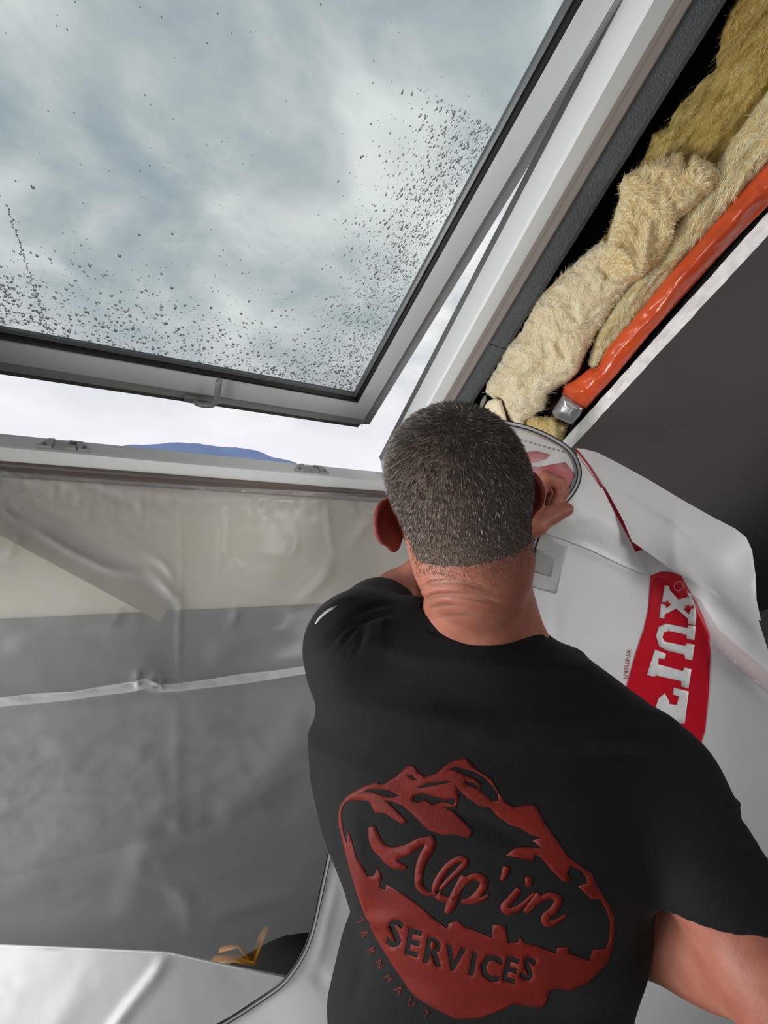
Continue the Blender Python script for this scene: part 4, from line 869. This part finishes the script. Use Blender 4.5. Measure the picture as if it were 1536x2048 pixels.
for s in (-1, 1):
    c = toworld(H(s*.031, .086, -.020)[None])[0]; bm = bmesh.new(); bmesh.ops.create_uvsphere(bm, u_segments=16, v_segments=12, radius=.0125); V = [np.array(v.co)+c for v in bm.verts]; Fc = [[v.index for v in f.verts] for f in bm.faces]; bm.free()
    pchild('eye', V, Fc, mat('eye_white', (.7, .68, .65), .2))
# hair: short strands growing from the scalp away from the crown
tri_i = np.nonzero(fs & ~fe)[0]; A_ = dV[dQ[tri_i]]; ar = np.linalg.norm(np.cross(A_[:, 2]-A_[:, 0], A_[:, 3]-A_[:, 1]), axis=1); ar *= np.clip((hl_[tri_i]+.001)/.042, .01, 1)**1.2; ar /= ar.sum()
NH = 26000; pick = nrs.choice(len(tri_i), NH, p=ar); w_ = nrs.dirichlet([1]*4, NH)
Pp = (A_[pick]*w_[:, :, None]).sum(1); Nn = N[dQ[tri_i[pick]]].mean(1); Nn /= np.linalg.norm(Nn, axis=1)[:, None]
crown = H(.008, -.045, .073); fl = Pp-crown; sp_ = np.cross(fl, Nn); fl = fl-Nn*(fl*Nn).sum(1)[:, None]; dc = np.linalg.norm(fl, axis=1)[:, None]; fl = fl/(dc+1e-6)+np.cross(Nn, fl/(dc+1e-6))*.6*np.exp(-dc/.03)
lz = ((Pp-HC)@HR)[:, 2]; ln = (.0018+.0075*np.clip((lz+.11)/.17, 0, 1))*nrs.uniform(.6, 1.15, NH)
dr_ = Nn*.55+fl*.8+nrs.normal(0, .22, (NH, 3)); dr_ /= np.linalg.norm(dr_, axis=1)[:, None]; d2 = dr_*.6+fl*.7; d2 /= np.linalg.norm(d2, axis=1)[:, None]
sd_ = np.cross(dr_, np.array([0, 0, 1.])+nrs.normal(0, .5, (NH, 3))); sd_ /= np.linalg.norm(sd_, axis=1)[:, None]; wd_ = .00027
P0 = Pp-Nn*.0006; P1 = P0+dr_*ln[:, None]*.6; P2 = P1+d2*ln[:, None]*.5
HV = np.stack([P0-sd_*wd_, P0+sd_*wd_, P1-sd_*wd_*.8, P1+sd_*wd_*.8, P2], 1).reshape(-1, 3); ii = np.arange(NH)*5
gp_ = (nrs.rand(NH) < .17)
F4 = np.stack([ii, ii+1, ii+3, ii+2], 1); F3 = np.stack([ii+2, ii+3, ii+4], 1)
hair = pchild('hair', toworld(HV), F4.tolist()+F3.tolist(), [mat('brown_hair', (.060, .043, .033), .45, .4), mat('grey_hair', (.26, .235, .21), .4, .5)])
hair.data.polygons.foreach_set('material_index', np.r_[gp_, gp_].astype(np.int32)); tag(hair, 'short cropped greying hair', None, None, 'stuff')
pchild('trousers', toworld(tV), tQ, mat('dark_trousers', (.03, .032, .036), .9, .1, bump=.2, bscale=300))
pchild('boots', toworld(oV), oQ, mat('black_leather', (.02, .018, .016), .5, .4))
# ---- t-shirt
g6 = Grid((-.20, .10, .30), (.60, .80, 1.0), .0042)
torso(g6, 0, .03, ROWS)
g6.chain([NB+np.array([0, .024, .008]), RS+np.array([0, .0, 0])], [.064, .063], .045); g6.chain([NB+np.array([0, .024, .008]), LS], [.064, .0775], .045)
def clipped(g, a, b, r1, r2, p, nrm, k):
    a = np.array(a, np.float32); b = np.array(b, np.float32); ab = b-a; l2 = ab@ab; nrm = np.array(nrm, np.float32)/np.linalg.norm(nrm); p = np.array(p, np.float32)
    def fn(P):
        q = P-a; t = np.clip((q@ab)/l2, 0, 1); return np.maximum(np.linalg.norm(q-t[..., None]*ab, axis=-1)-(r1+(r2-r1)*t), (P-p)@nrm)
    r = max(r1, r2); g.add(fn, np.minimum(a, b)-r, np.maximum(a, b)+r, k)
lp = LS*.48+LE*.52
clipped(g6, LS, LE, .0775, .060, lp, LE-LS, .02)
SE = CS(1440, 1792, .50); sn = np.array([.14, .98, -.15]); SM = RS*.45+RE*.55; SM = (SM+CS(1425, 1765, .51))/2
clipped(g6, RS, SM, .0640, .0600, SE, sn, .035); clipped(g6, SM, SM+(RE-RS)*.3, .0600, .0600, SE, sn, .01)
NP0, NPL, NPR = CS(965, 1258, .545), CS(831, 1218, .61), CS(1102, 1245, .60); nn_ = np.cross(NPL-NP0, NPR-NP0); nn_ /= np.linalg.norm(nn_); nn_ = nn_ if nn_[1] < 0 else -nn_
g6.add(lambda P: np.maximum(-((P-NP0.astype(np.float32))@nn_.astype(np.float32)), np.linalg.norm(P-CS(972, 1215, .615).astype(np.float32), axis=-1)-.089), CS(965, 1215, .62)-.11, CS(965, 1215, .62)+.11, .004, 'd')
for pts_, rs_ in (([lp, LE], [.052, .046]), ([RS*.45+RE*.55, RE], [.054, .050])): g6.chain(pts_, rs_, .003, 'd')
sV, sQ = g6.mesh(); sV = smoothV(sV, sQ, 2); Ns = qnorm(sV, sQ); px_, _ = topx(toworld(sV)); fc = np.clip(-(Ns@np.array([0, 0, 1.]))*3+.6, 0, 1)
s8 = lambda P: [(590+x/5.12, 1150+y/5.12) for x, y in P]
ds = .0016*fbm(sV*14, 3, 3)
for c, w, a in (([(270, 690), (420, 530), (600, 410), (800, 310), (1000, 300)], 7, -.006), ([(350, 700), (480, 560), (640, 460), (850, 400), (1080, 378)], 7, -.007), ([(300, 640), (450, 500), (640, 380), (820, 290)], 7, .003),
                ([(430, 760), (560, 600), (650, 500), (800, 440)], 6, -.005), ([(520, 790), (640, 640), (720, 480), (790, 430)], 6, -.0045), ([(600, 830), (680, 650), (760, 490)], 6, -.004), ([(390, 740), (520, 580), (700, 450)], 5, .003), ([(560, 810), (650, 640), (740, 500)], 5, .003),
                ([(860, 640), (900, 480), (970, 390)], 6, .0022), ([(250, 420), (450, 270), (700, 220)], 8, .003), ([(800, 190), (950, 290), (1090, 370)], 6, -.003)):
    ds += crease(px_, s8(c), w, a*1.25, fade=22)
for c, w, a in (([(1130, 1290), (1220, 1330), (1300, 1400)], 14, -.004), ([(1240, 1345), (1300, 1352), (1330, 1390)], 9, .010), ([(1260, 1420), (1330, 1440), (1380, 1500)], 16, .005), ([(1150, 1500), (1260, 1480), (1340, 1520)], 18, .005), ([(1170, 1530), (1260, 1515), (1330, 1550)], 12, -.005),
                ([(1440, 1640), (1470, 1610), (1500, 1600)], 9, .008), ([(1460, 1640), (1490, 1640), (1510, 1650)], 9, -.006), ([(1470, 1700), (1510, 1700), (1540, 1720)], 10, -.005), ([(690, 1600), (720, 1720), (720, 1850)], 22, .004), ([(700, 1830), (720, 1900), (700, 2040)], 14, -.005), ([(700, 1500), (800, 1450), (950, 1440)], 26, .003),
                ([(900, 1460), (1050, 1480), (1160, 1440)], 24, .003), ([(1000, 1300), (1100, 1320), (1200, 1370)], 14, .0025), ([(760, 1560), (900, 1620), (1080, 1700)], 20, -.003), ([(690, 1826), (760, 1840), (830, 1830)], 12, .004)):
    ds += crease(px_, c, w, a, fade=40)
nd_ = -((sV-NP0)@nn_); near = np.linalg.norm(sV-CS(972, 1215, .615), axis=1) < .0895; nd_ = np.where(near, nd_, 9.); cap = (Ns@nn_ > .8) & (nd_ < .0045)
ds += -.0016*np.exp(-((nd_-.017)/.0024)**2)+.0006*np.exp(-((nd_-.010)/.005)**2)
sV = sV+Ns*(ds*fc)[:, None]
def shirt_mat():
    m = mat('black_jersey', (.0042, .0042, .0046), .75, .15, bump=.5, bscale=700, bdist=.0012, detail=2); m.node_tree.nodes['Principled BSDF'].inputs['Sheen Weight'].default_value = .04; return m
m_sh = shirt_mat(); Ws = toworld(sV)
capf = cap[sQ].all(1); sQ = sQ[~capf]; colf = (nd_[sQ].mean(1) < .0175)

def subm(mask): q = sQ[mask]; us = np.unique(q); mp_ = -np.ones(len(sV), int); mp_[us] = np.arange(len(us)); return Ws[us], mp_[q]
shirt = pchild('t_shirt', *subm(~colf), m_sh); tag(shirt, 'black short-sleeved jersey t-shirt')
pchild('collar', *subm(colf), m_sh, shirt)
bvS = bvh_of(Ws, sQ)
m_pr = mat('brick_red_print', (.125, .0085, .0045), .6, .2, bump=.2, bscale=300, color2=(.10, .007, .004), vscale=30)
def sp_r(nm, pos, neg, m=m_pr, step=8, off=.0006):
    o = decal(nm, pos, neg, bvS, m, None, step, off, .55); o.parent = shirt; o['_o'] = [0, 0, 0]; return o
z7 = lambda P: [(640+x/2.4, 1480+y/2.4) for x, y in P]
OUT = [(100, 310), (130, 270), (170, 245), (200, 228), (270, 200), (290, 212), (310, 210), (360, 180), (420, 125), (445, 120), (470, 150), (500, 178), (560, 160), (600, 125), (640, 100), (690, 85), (705, 92), (750, 140), (820, 185), (850, 240), (885, 295), (930, 322), (1020, 305), (1038, 322), (1080, 400), (1130, 470), (1190, 560), (1260, 610), (1303, 638), (1330, 700), (1380, 780), (1412, 850), (1412, 920), (1402, 1000), (1380, 1070), (1330, 1120), (1290, 1165), (1240, 1185), (1200, 1202), (1130, 1190), (1100, 1210), (1085, 1262), (1060, 1287), (1000, 1275), (930, 1265), (860, 1300), (760, 1335), (650, 1337), (560, 1292), (470, 1240), (430, 1200), (350, 1080), (270, 950), (220, 850), (180, 740), (150, 640), (122, 540), (102, 450), (90, 400), (90, 350)]
NG = [[(112, 318), (125, 300), (145, 290), (190, 287), (235, 292), (252, 320), (262, 347), (310, 350), (350, 375), (388, 400), (414, 402), (414, 385), (378, 350), (330, 302), (305, 288), (340, 292), (400, 315), (450, 360), (490, 400), (520, 430), (590, 455), (640, 450), (700, 467), (728, 462), (727, 430), (690, 390), (640, 342), (590, 322), (655, 322), (662, 290), (668, 265), (645, 212), (700, 270), (760, 312), (815, 322), (850, 362), (910, 405), (960, 420), (1010, 452), (1065, 467), (1020, 482), (1070, 522), (1000, 512), (940, 517), (893, 552), (950, 562), (1020, 582), (1032, 550), (1060, 560), (1110, 622), (1160, 672), (1193, 684), (1202, 662), (1185, 640), (1200, 600), (1250, 622), (1280, 660), (1280, 687), (1240, 700), (1300, 762), (1342, 757), (1380, 830), (1393, 880), (1388, 960), (1370, 1002), (1310, 1005), (1290, 1060), (1240, 1040), (1195, 1020), (1190, 990), (1140, 995), (1130, 1025), (1050, 990), (980, 970), (960, 945), (950, 970), (900, 970), (890, 890), (830, 885), (825, 950), (740, 910), (690, 895), (660, 865), (620, 880), (610, 905), (540, 850), (460, 780), (400, 740), (320, 690), (315, 720), (285, 700), (300, 660), (275, 610), (260, 652), (225, 652), (215, 620), (175, 562), (150, 470), (136, 430), (130, 500), (114, 440), (106, 390), (104, 345)],
      [(230, 236), (265, 232), (330, 240), (385, 268), (340, 276), (290, 262), (250, 248), (200, 252)], [(445, 275), (480, 255), (520, 260), (600, 285), (640, 275), (652, 295), (640, 310), (590, 295), (540, 310), (500, 285), (470, 300), (447, 290)], [(455, 230), (520, 205), (610, 195), (640, 200), (560, 215), (490, 229)],
      [(615, 140), (650, 125), (700, 140), (740, 150), (790, 180), (830, 220), (855, 260), (857, 292), (820, 288), (765, 240), (772, 215), (742, 185), (690, 165), (660, 150), (640, 142)], [(690, 195), (740, 205), (768, 228), (752, 234), (700, 210)], [(415, 170), (440, 165), (470, 195), (440, 186)]]
# SERVICES, cut out of the red field
for ch, x, y, hh, an in (('S', 362, 925, 118, 12), ('E', 447, 968, 118, 13), ('R', 545, 1012, 118, 13), ('V', 645, 1045, 112, 12), ('I', 735, 1070, 108, 12), ('C', 822, 1090, 112, 14), ('E', 915, 1098, 112, 16), ('S', 1000, 1095, 100, 20)):
    a = math.radians(an)
    def pl_(gx, gy, x=x, y=y, a=a, hh=hh): gx *= 1.02; gy -= .35; return (x+(gx*math.cos(a)+gy*math.sin(a))*hh*1.25, y+(gx*math.sin(a)-gy*math.cos(a))*hh*1.5)
    p_, n_ = outlines(ch, 1.0, pl_)
    # embolden by offsetting away from the centroid of the outline
    for q in p_:
        q2 = np.array(q); tn = np.roll(q2, -1, 0)-np.roll(q2, 1, 0); tn /= np.linalg.norm(tn, axis=1)[:, None]+1e-9; nn = np.stack([tn[:, 1], -tn[:, 0]], 1)
        A0 = .5*np.sum(q2[:, 0]*np.roll(q2[:, 1], -1)-np.roll(q2[:, 0], -1)*q2[:, 1]); NG.append((q2+nn*np.sign(A0)*6).tolist())
    globals().setdefault('ISL', []).extend(n_)
sp_r('chest_print', [z7(OUT)], [z7(p) for p in NG])
shirt_isl = [z7(p) for p in ISL]
if shirt_isl: sp_r('printed_letter', shirt_isl, [], step=20)
def stroke(P, w):
    P = catmull(P, 6); t = np.gradient(P, axis=0); t /= np.linalg.norm(t, axis=1)[:, None]+1e-9; n = np.stack([-t[:, 1], t[:, 0]], 1); W = np.interp(np.linspace(0, 1, len(P)), np.linspace(0, 1, len(w)), w)[:, None]/2
    return (P+n*W).tolist()+(P-n*W)[::-1].tolist()
ST_ = {'A': [([(250, 415), (262, 470), (290, 520), (345, 545), (420, 525), (480, 490), (530, 475)], [30, 55, 60, 62, 50, 42, 30]), ([(515, 465), (530, 505), (495, 570), (475, 640), (478, 700), (515, 735), (562, 738)], [50, 52, 46, 40, 36, 24, 14]), ([(290, 535), (330, 575), (370, 600), (415, 612)], [30, 45, 40, 14])],
       'l': [([(548, 745), (610, 680), (665, 625), (700, 585), (672, 570), (620, 600), (575, 660), (555, 710), (572, 750), (620, 765), (655, 740)], [12, 24, 26, 28, 30, 32, 36, 36, 34, 26, 14])],
       'p': [([(690, 650), (660, 720), (630, 790), (610, 830)], [26, 42, 48, 30]), ([(660, 720), (710, 670), (755, 655), (788, 680), (770, 725), (725, 765), (680, 775)], [16, 30, 36, 40, 36, 30, 16]), ([(700, 775), (760, 770), (812, 742)], [24, 24, 10])],
       'apostrophe': [([(895, 605), (890, 635), (872, 672)], [30, 38, 14])],
       'i': [([(958, 715), (915, 765), (885, 800), (905, 822), (955, 805), (1000, 765), (1030, 735)], [34, 36, 38, 34, 28, 22, 14]), ([(985, 680), (1000, 679), (1018, 680)], [38, 50, 38])],
       'n': [([(1050, 735), (1020, 785), (985, 825)], [30, 36, 26]), ([(1000, 815), (1050, 770), (1110, 745), (1145, 770), (1120, 815), (1080, 850), (1090, 878), (1130, 872), (1182, 838)], [14, 24, 32, 38, 38, 36, 34, 26, 10])]}
for k, S_ in ST_.items(): sp_r('printed_letter', [z7(stroke(p, w)) for p, w in S_], [], step=12)
for ch, x, y, an in (('T', 192, 868, 65), ('A', 215, 930, 65), ('R', 250, 1010, 62), ('N', 290, 1075, 58), ('H', 332, 1140, 54), ('A', 382, 1197, 46), ('U', 442, 1258, 38), ('T', 512, 1315, 28)):
    a = math.radians(an)
    def pl_(gx, gy, x=x, y=y, a=a): gy -= .35; return (x+(gx*math.cos(a)+gy*math.sin(a))*56, y+(gx*math.sin(a)-gy*math.cos(a))*56)
    p_, n_ = outlines(ch, 1., pl_); sp_r('printed_letter', [z7(p) for p in p_], [z7(p) for p in n_], step=20)
sp_r('pale_streak', [s8([(205, 500), (240, 440), (300, 380), (350, 345), (440, 310), (400, 345), (330, 390), (270, 440), (215, 505)])], [], mat('pale_grey_mark', (.32, .33, .33), .8), 6)  # pale grey streak along the left shoulder
